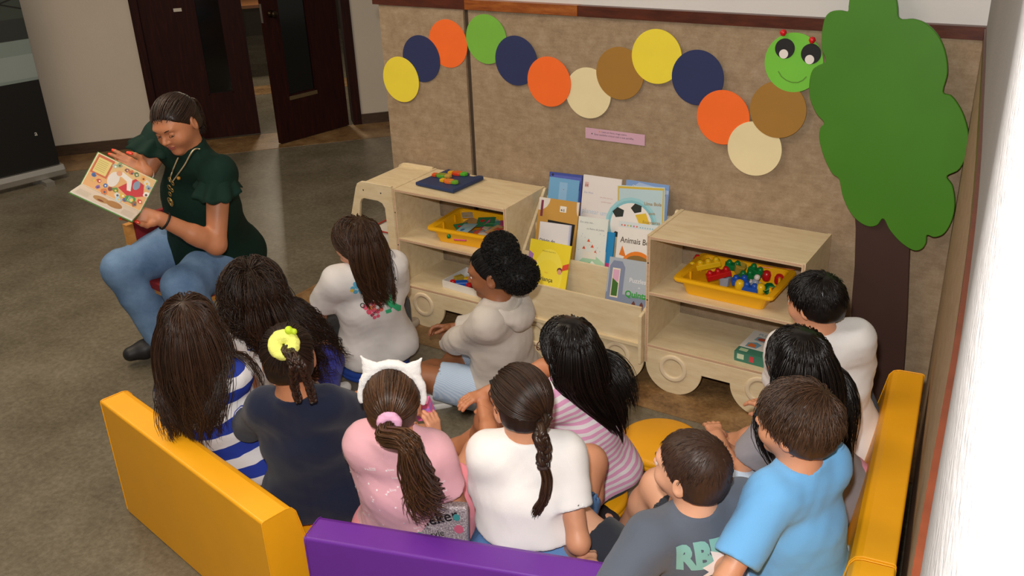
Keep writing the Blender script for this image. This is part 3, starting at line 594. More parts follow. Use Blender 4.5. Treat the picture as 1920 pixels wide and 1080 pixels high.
def a_pig(F, w, h):
    F.rect(0, 0, w, h, '#a9b2bd').rect(0, h * .3, w, h * .52, '#7f8aa0').rect(0, 0, w, h * .3, '#dda62e')
    F.poly([(w * .03, h * .36), (w * .38, h * .36), (w * .38, h * .88), (w * .3, h * .96), (w * .1, h * .96), (w * .03, h * .88)], '#7d88a3').rect(w * .1, h * .46, w * .28, h * .86, '#e4d9c4').rect(w * .12, h * .68, w * .26, h * .84, '#d8a7c2').poly([(w * .12, h * .48), (w * .26, h * .48), (w * .26, h * .66), (w * .12, h * .72)], '#3c6a26')
    for i in range(9): F.disc(w * (.03 + .11 * i), h * (.34 + .02 * (i % 2)), .005, '#66718d', n=8)
    F.text('Puzzles', w * .50, h * .70, .026, '#dcdde0', bold=.01).text('da', w * .72, h * .63, .01, '#e8e8e8').text('Quinta', w * .44, h * .50, .036, '#2f9a35', bold=.03)
    for x in (.62, .80, .94): F.poly([(w * x, h * .1), (w * x + w * .08, h * .1), (w * x + w * .08, h * .42), (w * x + w * .04, h * .46), (w * x, h * .42)], '#6b3a2c')
    F.rect(w * .6, h * .22, w, h * .29, '#6b3a2c').disc(w * .38, h * .19, w * .24, '#dd9690', ry=h * .13).disc(w * .2, h * .17, w * .11, '#e3a19b', ry=h * .09).disc(w * .13, h * .14, w * .05, '#d9877f', ry=h * .04).poly([(w * .12, h * .25), (w * .17, h * .29), (w * .2, h * .24)], '#cf7f79')
    F.disc(w * .8, h * .03, w * .18, '#3f9a3c', ry=h * .10).text('5', w * .72, h * .02, .024, '#eef0e8', bold=.02)
book('blue-violet picture book at the upper left of the rack, behind the light blue one', 2, (1031, 322), (1092, 329), a_blue, '#38427f', dy=.022, tilt=.22)
book('light blue picture book with small figures on grass, upper left of the rack', 2, (1031, 331), (1087, 339), a_kids, '#6fa8d2', dy=.004, tilt=.26)
book('tall white pregnancy guide book with pale blue title, top centre of the rack', 2, (1095, 327), (1166, 337), a_grav, '#e3ddda', dy=.010, tilt=.22)
book('sky blue book half hidden behind the football book, top right of the rack', 2, (1175, 337), (1255, 348), a_sky, '#8fa9d6', dy=.026, tilt=.18)
book('pale blue picture book with a large football on its cover, top right of the rack', 2, (1158, 347), (1247, 352), a_ball, '#c9dad8', dy=.006, tilt=.22)
book('golden brown book with a black text box, left side of the rack', 1, (1012, 369), (1087, 380), a_gold, '#c49443', dy=.016, tilt=.30)
book('white picture book with a castle and green hills, middle ledge of the rack', 1, (1086, 405), (1141, 412), a_castle, '#dfe2dc', dy=.004, tilt=.30)
book('blue and pink book mostly hidden behind the castle book', 1, (1109, 430), (1153, 437), a_pink, '#1f86bf', dy=.018, tilt=.26)
book('white picture book with a big orange cat face, right side of the rack', 1, (1161, 414), (1237, 424), a_cat, '#e7e2dc', dy=.006, tilt=.30)
book('white book with handwritten coloured title behind the bright yellow book', 0, (1013, 415), (1071, 423), a_diario, '#b9bdd8', dy=.020, tilt=.32, pages='#c9cbe0')
book('bright yellow picture book with small children on its cover, lowest left of the rack', 0, (996, 447), (1072, 462), a_crianca, '#d9c42a', dy=.004, tilt=.34)
book('blue grey puzzle book with a sleeping pink pig, lowest right of the rack', 0, (1144, 481), (1226, 494), a_pig, '#8d97a8', dy=.004, tilt=.34)

# ================================================================== TRAYS AND THEIR CONTENTS
def tray(name, label, cx, cy, z, rz, w=.405, d=.285, h=.072, m=None):
    """open plastic tub: tapered walls, wide rim, thicker grip ends"""
    def ring(a, b, zz, r=.02):
        pts = []
        for sx, sy, a0 in ((1, 1, 0), (-1, 1, 1.5708), (-1, -1, 3.1416), (1, -1, 4.7124)):
            for k in range(4): t = a0 + k * 1.5708 / 3; pts.append((sx * (a - r) + r * math.cos(t), sy * (b - r) + r * math.sin(t), zz))
        return pts
    rings = [ring(w / 2 - .045, d / 2 - .028, 0), ring(w / 2 - .028, d / 2 - .014, h - .016), ring(w / 2 - .026, d / 2 - .012, h - .014), ring(w / 2 - .003, d / 2 - .001, h - .016), ring(w / 2, d / 2, h - .010), ring(w / 2 - .002, d / 2 - .002, h),
             ring(w / 2 - .024, d / 2 - .014, h), ring(w / 2 - .032, d / 2 - .019, h - .006), ring(w / 2 - .048, d / 2 - .032, .004)]
    V = [p for r_ in rings for p in r_]; n = 16; Q = [tuple(range(n))[::-1], tuple(range(8 * n, 9 * n))]
    for k in range(8):
        for i in range(n): Q.append((k * n + i, k * n + (i + 1) % n, (k + 1) * n + (i + 1) % n, (k + 1) * n + i))
    r_ = thing(name, label, 'tray', (cx, cy, z), rz, group='yellow plastic trays')
    raw('tub', V, Q, m, r_, smooth=False)
    for s in (-1, 1):
        for yy in (-.05, .05): box('grip_rib', s * (w / 2 - .04) - .004, s * (w / 2 - .04) + .004, yy - .006, yy + .006, h - .04, h - .002, m, r_, bevel=.001, seg=1)
    return r_
yel = plain('yellow_plastic', '#eeb111', .32, var=.02)
tray('plastic_tray', 'yellow plastic tray full of building blocks in the right bookcase', -1.140, 3.302, .4365, math.radians(-1), m=yel)
tray('plastic_tray', 'yellow plastic tray of picture cards in the left bookcase', -2.36, 3.315, .4365, math.radians(4), m=yel)
PL = {k: plain('plastic_' + k, v, .28, var=.02) for k, v in dict(red='#c3161c', yellow='#eec21a', green='#0f7a3c', blue='#1c55b8', white='#e9e4d8', grey='#9fa6b4', orange='#e8782a', tan='#b59a3a').items()}
def studs(root, bm_m, n, step, z, r=.0125, y=0):
    for i in range(n): lathe('stud', [(r * .95, 0), (r, .004), (r * .9, .010), (r * .6, .0155), (0, .0175)], bm_m, root, (step * (i - (n - 1) / 2), y, z), 20)
def block(label, kind, x, y, z, rot, c, n=3, grp='building blocks in the tray'):
    r_ = thing('building_block', label, 'toy', (x, y, z), group=grp, rot=rot); m = PL[c]
    if kind == 'row':
        prism('block_body', [(-.016 * n, -.015), (.016 * n, -.015), (.016 * n, .015), (-.016 * n, .015)], Matrix(), .024, m, r_, bevel=.003); studs(r_, m, n, .032, .024)
    elif kind == 'cup':
        lathe('cup_body', [(0, .002), (.019, 0), (.021, .002), (.025, .036), (.023, .038), (.019, .006), (0, .005)], m, r_, n=8, smooth=False); box('divider', -.018, .018, -.002, .002, .006, .03, m, r_)
    elif kind == 'man':
        lathe('block_body', [(0, 0), (.018, 0), (.0195, .004), (.014, .028), (.009, .034), (0, .035)], PL['grey'], r_, n=24); lathe('head', [(0, 0), (.009, .002), (.0125, .012), (.009, .022), (0, .025)], m, r_, (0, 0, .033), 24); box('arm', -.022, .022, -.006, .006, .016, .026, m, r_, bevel=.003)
    elif kind == 'ball':
        lathe('block_body', [(0, 0), (.013, .001), (.0165, .008), (.0165, .014), (.0185, .024), (.0145, .038), (.007, .043), (0, .044)], m, r_, n=28)
    return r_
bz = .447
for i, (lb, kd, px, py, zz, rot, c, n) in enumerate([
    ('yellow block with four round studs at the left of the tray', 'row', 1322, 500, .490, (.1, -.18, .55), 'yellow', 4), ('long red block with three round studs, tilted up', 'row', 1348, 517, .494, (.15, -.22, .62), 'red', 3),
    ('dark red block behind the yellow one at the tray corner', 'row', 1307, 492, .478, (0, 0, .4), 'red', 1), ('green block near the back of the tray', 'row', 1376, 499, .484, (.2, .1, .3), 'green', 2),
    ('green block right of centre under the white figure', 'row', 1420, 508, .480, (0, .2, -.3), 'green', 2), ('olive yellow cup block in the middle', 'cup', 1386, 508, .478, (.2, .2, .2), 'tan', 1),
    ('blue block with round stud in front of the white figure', 'row', 1387, 530, .474, (.1, 0, .5), 'blue', 2), ('small yellow stud block by the front rim', 'ball', 1384, 540, .462, (0, .2, 0), 'yellow', 1),
    ('white and grey figure standing among the blocks', 'man', 1413, 535, .462, (.12, .25, .3), 'white', 1), ('red ball block at the back right of the tray', 'ball', 1440, 520, .462, (0, 0, 0), 'red', 1),
    ('red ball block nearest the right rim', 'ball', 1462, 525, .458, (0, .2, 0), 'red', 1), ('green octagonal cup lying at the right front', 'cup', 1447, 542, .468, (.9, -.5, .3), 'green', 1),
    ('yellow ball block by the front right rim', 'ball', 1426, 548, .456, (0, 0, 0), 'yellow', 1), ('blue flat block along the front rim', 'row', 1407, 545, .458, (0, 0, -.1), 'blue', 2),
    ('green block half sunk at the tray centre', 'row', 1398, 522, .464, (0, .1, .9), 'green', 2), ('pale grey wedge under the red block', 'cup', 1358, 532, .455, (0, 0, .2), 'grey', 1)]):
    p = at(px, py, zz); block(lb, kd, p[0], min(p[1], 3.41), zz - .006, rot, c, n)
p = at(1421, 503, .50); q = at(1490, 508, .50)
st = tube_obj('orange_stick', [[(0, 0, 0), tuple(np.array([q[0] - p[0], q[1] - p[1] , 0]))]], .003, PL['orange'], None, (p[0], p[1], .506)); tag(st, 'thin orange stick lying across the tray of blocks', 'toy')
# cards in the left tray
cc = ['#d9c7a6', '#4f8a86', '#b8b0a2', '#3f9a5a', '#c8553a', '#c9a26a', '#8fb0b8', '#d64c8a', '#2e7a4c', '#cdbfa4', '#6f8f6a', '#d8d0c0']
ctr = np.array([-2.36, 3.315]); ca, sa = math.cos(.07), math.sin(.07)
CN = ['sand', 'teal', 'stone grey', 'mint green', 'brick red', 'ochre', 'pale blue', 'magenta', 'forest green', 'cream', 'moss', 'off-white']; AN = ['a red', 'a gold', 'a blue', 'a green']
for i in range(22):
    a, b = (rng.random() - .5) * .27, (rng.random() - .5) * .15; w, h = .03 + rng.random() * .03, .022 + rng.random() * .02
    r_ = thing('picture_card', '%s picture card with %s dot in the left tray%s' % (CN[i % 12], AN[i % 4], ', deep in it' if i < 10 else ''), 'card', (ctr[0] + a * ca - b * sa, ctr[1] + a * sa + b * ca, .470 + .0016 * i), group='picture cards in the left tray', rot=((rng.random() - .5) * .5, (rng.random() - .5) * .5, rng.random() * 3))
    k = int(rng.integers(3, 6)); an = np.sort(rng.random(k)) * 6.28
    box('card', -w, w, -h, h, 0, .0016, ink(cc[i % 12]), r_)
    F = Flat(); F.poly([(w * .8 * math.cos(t) * (.5 + .5 * rng.random()), h * .8 * math.sin(t)) for t in an], ink(cc[(i * 5 + 3) % 12])).disc(-w * .4, h * .2, h * .3, ink(('#c2271e', '#e2b93a', '#2c6a9a', '#2d8a45')[i % 4]), n=10); F.build('card_print', Matrix.Translation((0, 0, .0016)), r_, off=.0002, base=.0002)
p = at(842, 449, .495); o = lathe('green_bead', [(0, 0), (.008, .003), (.0095, .010), (.007, .018), (0, .02)], PL['green'], None, (p[0], p[1], .500), 20); tag(o, 'small green counter on the picture cards', 'toy')
p = at(863, 456, .49); o = tube_obj('pink_stick', [[(-.03, -.004, 0), (.03, .004, .004)]], .0035, plain('pink_plastic', '#d8437e', .4), None, (p[0], p[1], .503)); tag(o, 'short pink stick on the picture cards', 'toy')
# white box of wooden blocks, bottom shelf left
p = at(828, 528, .238)
wb = thing('white_box', 'low white cardboard box of small coloured blocks on the lower left shelf', 'box', (p[0] + .115, p[1] + .095, .2035), math.radians(-4))
wm = plain('white_card', '#dedbd6', .6)
bm = bmesh.new(); bx(bm, -.115, .115, -.09, .09, 0, .002)
for a in ((-.115, .115, -.09, -.087), (-.115, .115, .087, .09), (-.115, -.112, -.087, .087), (.112, .115, -.087, .087)): bx(bm, *a, .002, .036)
bm_obj('box_walls', bm, wm, wb)
for i, (lb, a, b, c, s, kd) in enumerate([('green cube at the back of the white box', -.03, .05, 'green', .018, 0), ('second green cube beside the first in the white box', .005, .055, 'green', .016, 0), ('yellow block in the middle of the white box', -.03, .005, 'yellow', .022, 1), ('blue bar across the front of the white box', -.035, -.045, 'blue', .030, 1),
    ('red block at the front left of the white box', -.08, -.055, 'red', .016, 2), ('red block beside the blue bar in the white box', .01, -.05, 'red', .018, 2), ('tan wooden block at the left of the white box', -.085, .0, 'tan', .022, 1), ('blue cube at the right of the white box', .06, -.02, 'blue', .018, 0), ('orange block at the right of the white box', .06, .04, 'orange', .02, 1)]):
    o = prism('wooden_block', [(-s, -s * .6), (s, -s * .6), (s, s * .6), (-s, s * .6)] if kd < 2 else circ(0, 0, s * .8, 20), Matrix(), .03 + .012 * (kd == 0), PL[c], None, bevel=.002, loc=(wb.location.x + a, wb.location.y + b, .2062))
    o.rotation_euler = (0, 0, .2 * i); tag(o, lb, 'toy', 'blocks in the white box')
# game box
p = at(1377, 657, .246)
gb = thing('game_box', 'flat green game box with a picture lid on the lower right shelf', 'box', (p[0], p[1], .2035), math.radians(-3))
gw, gd, gh = .195, .20, .042; gm = plain('box_green', '#3d7a66', .45)
box('base', .001, gw - .001, .001, gd - .001, 0, gh - .003, gm, gb); box('lid', 0, gw, 0, gd, .008, gh, gm, gb, bevel=.001, seg=1)
F = Flat(); F.rect(.0, .045, gw, gd, '#d9d6d0').rect(.012, .012, .045, .035, '#a9c29c').text('4', .12, .015, .022, '#dfe8df', bold=.02).text('PUZZLES', .03, .165, .024, '#8fa6b0', bold=.02).poly([(.02, .055), (.065, .055), (.075, .09), (.05, .105), (.02, .09)], '#6f9fb5').poly([(.025, .06), (.06, .06), (.055, .085), (.03, .09)], '#d0703a').poly([(.03, .12), (.08, .115), (.085, .15), (.035, .155)], '#7fa3b2').disc(.058, .135, .017, '#b04a2c', ry=.012).poly([(.09, .06), (.13, .055), (.135, .10), (.1, .11)], '#b8c8a8').poly([(.1, .06), (.125, .06), (.13, .075), (.1, .075)], '#a8262a').disc(.112, .09, .014, '#6aa04a').poly([(.1, .12), (.14, .12), (.145, .15), (.105, .155)], '#5f9a45').disc(.165, .1, .018, '#d8a03a').disc(.165, .14, .014, '#c4563a')
F.build('lid_print', Matrix.Translation((0, 0, gh)), gb, off=.0002, base=.0003)
F = Flat(); F.rect(.012, .012, .04, .034, '#c3d3b4').rect(.062, .010, .08, .034, '#c8434a').text('4-6', .13, .014, .016, '#a9d0d0'); F.build('side_print', Matrix(((1, 0, 0, 0), (0, 0, -1, 0), (0, 1, 0, 0), (0, 0, 0, 1))), gb, off=.0002, base=.0003)
# puzzle board on the left bookcase
pb = [at(x, y, .689) for x, y in ((781, 341), (846, 355), (908, 335), (842, 319))]
cen = sum(pb) / 4; u = Vector(pb[1] - pb[0]).normalized(); u.z = 0; u.normalize(); ang = math.atan2(u.y, u.x)
L = [(Matrix.Rotation(-ang, 3, 'Z') @ Vector(p - cen)) for p in pb]
print('board', [tuple(round(c, 3) for c in v) for v in L], cen)
bw, bd = .112, .115
out = [(-bw, -bd), (bw, -bd)] + [(bw, bd - .01), (bw - .012, bd), (bw - .03, bd - .004), (bw - .045, bd - .03), (bw - .07, bd - .034), (bw - .085, bd - .005), (bw - .10, bd), (bw - .125, bd - .004), (bw - .135, bd - .03), (bw - .165, bd - .036), (bw - .19, bd - .006), (-bw + .005, bd)]
cy_ = min(cen[1], BY - .118)
board = thing('puzzle_board', 'dark blue wooden puzzle board on top of the left bookcase', 'toy', (cen[0], cy_, TOPZ + .0035), ang)
prism('board', out, Matrix(), .016, plain('navy_board', '#23355f', .5), board, bevel=.004, seg=2)
for lb, cs, (a, b), rz in (('green oval puzzle piece with orange tail at the left of the board', ('#d9521f', '#5aa02a', '#c79a44'), (-.045, .005), .25), ('red oval puzzle piece with yellow and green ends at the back', ('#e2a81f', '#d03a1c', '#4fae2c'), (.0, .065), .2), ('striped orange puzzle piece with green end at the front', ('#e0b01c', '#e2702a', '#6aa52a'), (.04, -.045), .05)):
    p_ = board.matrix_basis @ Vector((a, b, .0165)); r_ = thing('puzzle_piece', lb, 'toy', tuple(p_), ang + rz, group='puzzle pieces on the board')
    for nm, pts, c in (('tail', [(-.055, -.012), (-.032, -.014), (-.032, .014), (-.055, .012)], cs[0]), ('body', circ(-.008, 0, .027, 28, .021), cs[1]), ('nose', [(.012, -.016), (.036, -.014), (.044, 0), (.036, .014), (.012, .016)], cs[2])):
        prism(nm, pts, Matrix.Translation((0, 0, 0 if nm != 'nose' else .0008)), .014, plain('paint_' + c[1:], c, .35), r_, bevel=.003)
    for k in range(5):
        x = -.024 + .008 * k; raw('groove', [(x - .001, -.016, .0142), (x + .001, -.016, .0142), (x + .001, .016, .0142), (x - .001, .016, .0142)], [(0, 1, 2, 3)], plain('groove_dark', mul(srgb(cs[1]), .6), .5) if False else plain('paint_' + cs[0][1:], cs[0], .35), r_)
# ================================================================== IMPLICIT SURFACES (bodies, clothes)
def _n(v): v = np.asarray(v, float); return v / (np.linalg.norm(v) + 1e-12)
class Prim:
    def __init__(s, fn, lo, hi, k=.02, op='u', head=False): s.fn = fn; s.lo = np.asarray(lo, float); s.hi = np.asarray(hi, float); s.k = k; s.op = op
def rc(a, b, ra, rb, k=.02, op='u'):
    a = np.asarray(a, f32); b = np.asarray(b, f32); d = b - a; L2 = float(d @ d) + 1e-9
    def fn(x, y, z):
        px, py, pz = x - a[0], y - a[1], z - a[2]
        h = np.clip((px * d[0] + py * d[1] + pz * d[2]) / L2, 0, 1)
        return np.sqrt((px - h * d[0]) ** 2 + (py - h * d[1]) ** 2 + (pz - h * d[2]) ** 2) - (ra + (rb - ra) * h)
    m = max(ra, rb); return Prim(fn, np.minimum(a, b) - m, np.maximum(a, b) + m, k, op)
def el(c, R, r, k=.02, op='u'):
    """ellipsoid, R columns are its axes."""
    c = np.asarray(c, f32); R = np.asarray(R, f32); r = np.asarray(r, f32)
    def fn(x, y, z):
        px, py, pz = x - c[0], y - c[1], z - c[2]; q = [(px * R[0, i] + py * R[1, i] + pz * R[2, i]) / r[i] for i in range(3)]
        k0 = np.sqrt(q[0] ** 2 + q[1] ** 2 + q[2] ** 2) + 1e-6; k1 = np.sqrt((q[0] / r[0]) ** 2 + (q[1] / r[1]) ** 2 + (q[2] / r[2]) ** 2) + 1e-6
        return k0 * (k0 - 1) / k1
    m = np.sqrt((R ** 2) @ (r ** 2)); return Prim(fn, c - m, c + m, k, op)
def ec(a, b, X, Y, ra, rb, k=.02, op='u'):
    """tapered elliptic column from a to b; X,Y section axes; ra, rb = (rx, ry)."""
    a = np.asarray(a, f32); b = np.asarray(b, f32); d = b - a; L = float(np.linalg.norm(d)); w = d / L; X = np.asarray(X, f32); X = X - w * (X @ w); X /= np.linalg.norm(X); Y = np.cross(w, X).astype(f32)
    def fn(x, y, z):
        px, py, pz = x - a[0], y - a[1], z - a[2]; t = px * w[0] + py * w[1] + pz * w[2]; h = np.clip(t / L, 0, 1); h = h * h * (3 - 2 * h)
        rx = ra[0] + (rb[0] - ra[0]) * h; ry = ra[1] + (rb[1] - ra[1]) * h; mn = np.minimum(rx, ry)
        u = (px * X[0] + py * X[1] + pz * X[2]) / rx; v = (px * Y[0] + py * Y[1] + pz * Y[2]) / ry; e = (t - np.clip(t, 0, L)) / mn
        return (np.sqrt(u * u + v * v + e * e) - 1) * mn
    m = max(ra + rb); return Prim(fn, np.minimum(a, b) - m, np.maximum(a, b) + m, k, op)
def plane(p, n, k=.006):                                   # keep the side n points away from
    p = np.asarray(p, f32); n = _n(n).astype(f32)
    return Prim(lambda x, y, z: (x - p[0]) * n[0] + (y - p[1]) * n[1] + (z - p[2]) * n[2], [-9] * 3, [9] * 3, k, 'i')
def combine(v, d, k, op):
    if op == 'u':
        if k <= 0: return np.minimum(v, d)
        h = np.maximum(k - np.abs(v - d), 0) / k; return np.minimum(v, d) - h * h * k * .25
    if op == 's': d = -d
    h = np.maximum(k - np.abs(v - d), 0) / max(k, 1e-6); return np.maximum(v, d) + h * h * k * .25
def evalp(prims, P, noise=None):
    x, y, z = (np.asarray(P[..., i], f32) for i in range(3)); v = np.full(x.shape, 1., f32)
    for p in prims: v = combine(v, p.fn(x, y, z), p.k, p.op)
    return v
def nets(v, org, h):
    s = v < 0; nx, ny, nz = v.shape
    c = np.zeros((nx - 1, ny - 1, nz - 1), np.int8)
    for i in (0, 1):
        for j in (0, 1):
            for k in (0, 1): c += s[i:nx - 1 + i, j:ny - 1 + j, k:nz - 1 + k]
    act = np.argwhere((c > 0) & (c < 8))
    if len(act) == 0: return np.zeros((0, 3)), np.zeros((0, 4), int)
    idm = np.full(c.shape, -1, np.int32); idm[tuple(act.T)] = np.arange(len(act))
    acc = np.zeros((len(act), 3)); cnt = np.zeros(len(act)); a0 = act
    cor = np.array([[i, j, k] for i in (0, 1) for j in (0, 1) for k in (0, 1)])
    cv = [v[tuple((a0 + q).T)] for q in cor]
    for a in range(8):
        for b in range(a + 1, 8):
            if np.abs(cor[a] - cor[b]).sum() != 1: continue
            va, vb = cv[a], cv[b]; m = (va < 0) != (vb < 0); t = np.where(m, va / np.where(m, va - vb, 1), 0)
            acc += np.where(m[:, None], cor[a] + t[:, None] * (cor[b] - cor[a]), 0); cnt += m
    V = (act + acc / cnt[:, None]) * h + org; Q = []
    for ax in range(3):
        sl = [slice(1, -1)] * 3; sl[ax] = slice(0, -1)
        o = [0, 0, 0]; o[ax] = 1
        A = s[tuple(sl)]; B = s[tuple(slice(1 if i != ax else 1, -1 if i != ax else None) for i in range(3))]
        e = np.argwhere(A != B); 
        if len(e) == 0: continue
        off = np.array([1, 1, 1]); off[ax] = 0; g = e + off; u, w = [i for i in range(3) if i != ax]
        def cell(du, dw): q = g.copy(); q[:, u] -= du; q[:, w] -= dw; return idm[tuple(q.T)]
        q = np.stack([cell(1, 1), cell(0, 1), cell(0, 0), cell(1, 0)], 1); ins = A[tuple(e.T)]
        flip = ins if ax != 1 else ~ins
        q[~flip] = q[~flip][:, ::-1]; Q.append(q)
    Q = np.concatenate(Q); Q = Q[(Q >= 0).all(1)]; return V, Q
def sdf_mesh(prims, h, lo=None, hi=None, fold=None, post=None):
    us = [p for p in prims if p.op == 'u']
    L = np.min([p.lo for p in us], 0) - 3 * h if lo is None else np.asarray(lo, float); Hh = np.max([p.hi for p in us], 0) + 3 * h if hi is None else np.asarray(hi, float)
    n = np.ceil((Hh - L) / h).astype(int) + 1; ax = [(L[i] + np.arange(n[i]) * h).astype(f32) for i in range(3)]
    v = np.full(tuple(n), .2, f32)
    for p in prims:
        m = p.k + 2.5 * h
        if p.op == 'i': i0 = [0] * 3; i1 = list(n)
        else:
            i0 = [max(0, int((p.lo[i] - m - L[i]) / h)) for i in range(3)]; i1 = [min(n[i], int((p.hi[i] + m - L[i]) / h) + 2) for i in range(3)]
        if any(a >= b for a, b in zip(i0, i1)): continue
        sl = tuple(slice(a, b) for a, b in zip(i0, i1))
        d = p.fn(ax[0][i0[0]:i1[0], None, None], ax[1][None, i0[1]:i1[1], None], ax[2][None, None, i0[2]:i1[2]])
        v[sl] = combine(v[sl], d, p.k, p.op)
    if fold is not None:
        near = np.argwhere(np.abs(v) < 3 * h + fold[0] * 1.5); P = near * h + L
        v[tuple(near.T)] -= folds(P, *fold)
    return nets(v, L, h)
def folds(P, amp, scale, seed=0, axis=(0, 0, 1)):
    r_ = np.random.default_rng(seed); out = np.zeros(len(P)); a = _n(axis)
    for i in range(5):
        d = _n(r_.normal(size=3) + a * (1.2 if i % 2 else -.2)); e = _n(r_.normal(size=3)); f = scale * (.7 + .35 * i)
        out += np.sin(P @ d * f + 1.6 * np.sin(P @ e * f * .45 + i) + i * 1.7) ** 3 / (1 + .35 * i)
    return amp * out * .45
# ------------------------------------------------------------------ hair strands
def hair_mat(name, dark, light, rough=.40):
    if name in MATS: return MATS[name]
    t = NT(name); at_ = t.n('ShaderNodeAttribute', attribute_name='hv'); co = t.coord(scale=(30, 30, 5)); n = t.noise(co, 6, 3)
    m = t.n('ShaderNodeMath', operation='MULTIPLY_ADD'); t.l(n, m.inputs[0]); m.inputs[1].default_value = .5; t.l(at_.outputs['Fac'], m.inputs[2])
    t.l(t.ramp(m.outputs[0], [(.25, srgb(dark)), (1.1, srgb(light))]), t.b.inputs['Base Color']); t.b.inputs['Roughness'].default_value = rough
    t.b.inputs['Specular IOR Level'].default_value = .4; return t.m
def strands(name, P, R, m, parent, sides=5, flat=.8):
    V, Q = tubes(P, R, sides, flat); o = npmesh(name, V, Q, m, parent)
    n, s, _ = np.asarray(P).shape; hv = np.repeat((.12 + rng.random(n) * .5), s * sides).astype(f32)
    a = o.data.attributes.new('hv', 'FLOAT', 'POINT'); a.data.foreach_set('value', hv); return o
class Head:
    """head frame: r right, f forward, u up; s size (1 = 20 cm tall child head)."""
    def __init__(s, c, face, tilt=0, roll=0, size=1.0, chub=1.0):
        s.c = np.asarray(c, float); f = np.asarray(face, float); f = _n([f[0], f[1], 0]); f = _n([f[0] * math.cos(tilt), f[1] * math.cos(tilt), math.sin(tilt)])
        r_ = _n(np.cross(f, [0, 0, 1])); u = np.cross(r_, f); r2 = r_ * math.cos(roll) + u * math.sin(roll); u = np.cross(r2, f)
        s.R = np.stack([r2, f, u], 1); s.s = size; s.chub = chub
        s.ec = s.p(0, -.008, .022); s.er = np.array([.0735, .0925, .082]) * size        # cranium
    def p(s, x, y, z): return s.c + s.R @ (np.array([x, y, z]) * s.s)
    def l(s, P): return ((np.asarray(P) - s.c) @ s.R) / s.s
    def prims(s, neck_base, nr=.038):
        R, q, k = s.R, s.p, s.s; ch = s.chub; E = lambda c, r, kk=.02, op='u': el(q(*c), R, np.array(r) * k, kk * k, op)
        o = [el(s.ec, R, s.er, .02), E((0, .030, -.030), (.056 * ch, .056, .068), .035), E((0, .066, -.083), (.020 * ch, .016, .014), .022), E((.034, .056, -.030), (.024 * ch, .024, .024), .02), E((-.034, .056, -.030), (.024 * ch, .024, .024), .02),
             E((0, .072, .024), (.046, .018, .011), .02), E((.031, .090, .003), (.015, .011, .010), .010, 's'), E((-.031, .090, .003), (.015, .011, .010), .010, 's'),
             rc(q(0, .083, .006), q(0, .101, -.021), .0065 * k, .0095 * k, .008 * k), E((.009, .092, -.026), (.007, .008, .006), .006), E((-.009, .092, -.026), (.007, .008, .006), .006),
             E((0, .085, -.047), (.019, .009, .0048), .004), E((0, .083, -.056), (.017, .009, .0055), .004), E((0, .094, -.0515), (.016, .005, .0010), .003, 's')]
        for sx in (-1, 1):
            Re = R @ np.array([[math.cos(.35 * sx), math.sin(.35 * sx), 0], [-math.sin(.35 * sx), math.cos(.35 * sx), 0], [0, 0, 1]])
            o += [el(q(sx * .074, -.010, -.010), Re, np.array([.008, .019, .030]) * k, .008 * k), el(q(sx * .083, -.006, -.006), Re, np.array([.005, .011, .019]) * k, .004 * k, 's')]
        o += [rc(q(0, -.022, -.045), neck_base, nr * 1.02, nr * 1.12, .03)]
        return o
    def surf(s, d, off=0.0):
        """point on the (inflated) cranium in local direction d (n,3)."""
        d = np.asarray(d, float); d = d / np.linalg.norm(d, axis=-1, keepdims=True); e = s.er + off
        t = 1 / np.sqrt(((d / e) ** 2).sum(-1, keepdims=True)); return s.ec + (d * t) @ s.R.T
def hair_dirs(n, r_=rng, back=-.42, front=.62, side=-.35):
    """directions over the hair-bearing scalp: local x right, y forward, z up."""
    out = []
    while len(out) < n:
        d = r_.normal(size=(n * 3, 3)); d /= np.linalg.norm(d, axis=1, keepdims=True)
        zl = np.where(d[:, 1] > 0, front * d[:, 1] ** .8 + side * (1 - d[:, 1]) * .6, back + (side * .6 - back) * (1 + d[:, 1]))
        out += list(d[d[:, 2] > zl])
    return np.array(out[:n])
def cap_prims(H, off=.008, low=-.05, back=.0):
    q = H.p; k = H.s
    return [el(H.ec, H.R, H.er + off * k, .02), el(q(0, -.035, -.03), H.R, np.array([.066, .055, .062]) * k + off * .6, .03), plane(q(0, .068, .058), H.R @ np.array([0, .78, -.60]), .01), plane(q(0, -.03, low), H.R @ np.array([0, .15, -1.]), .012)]
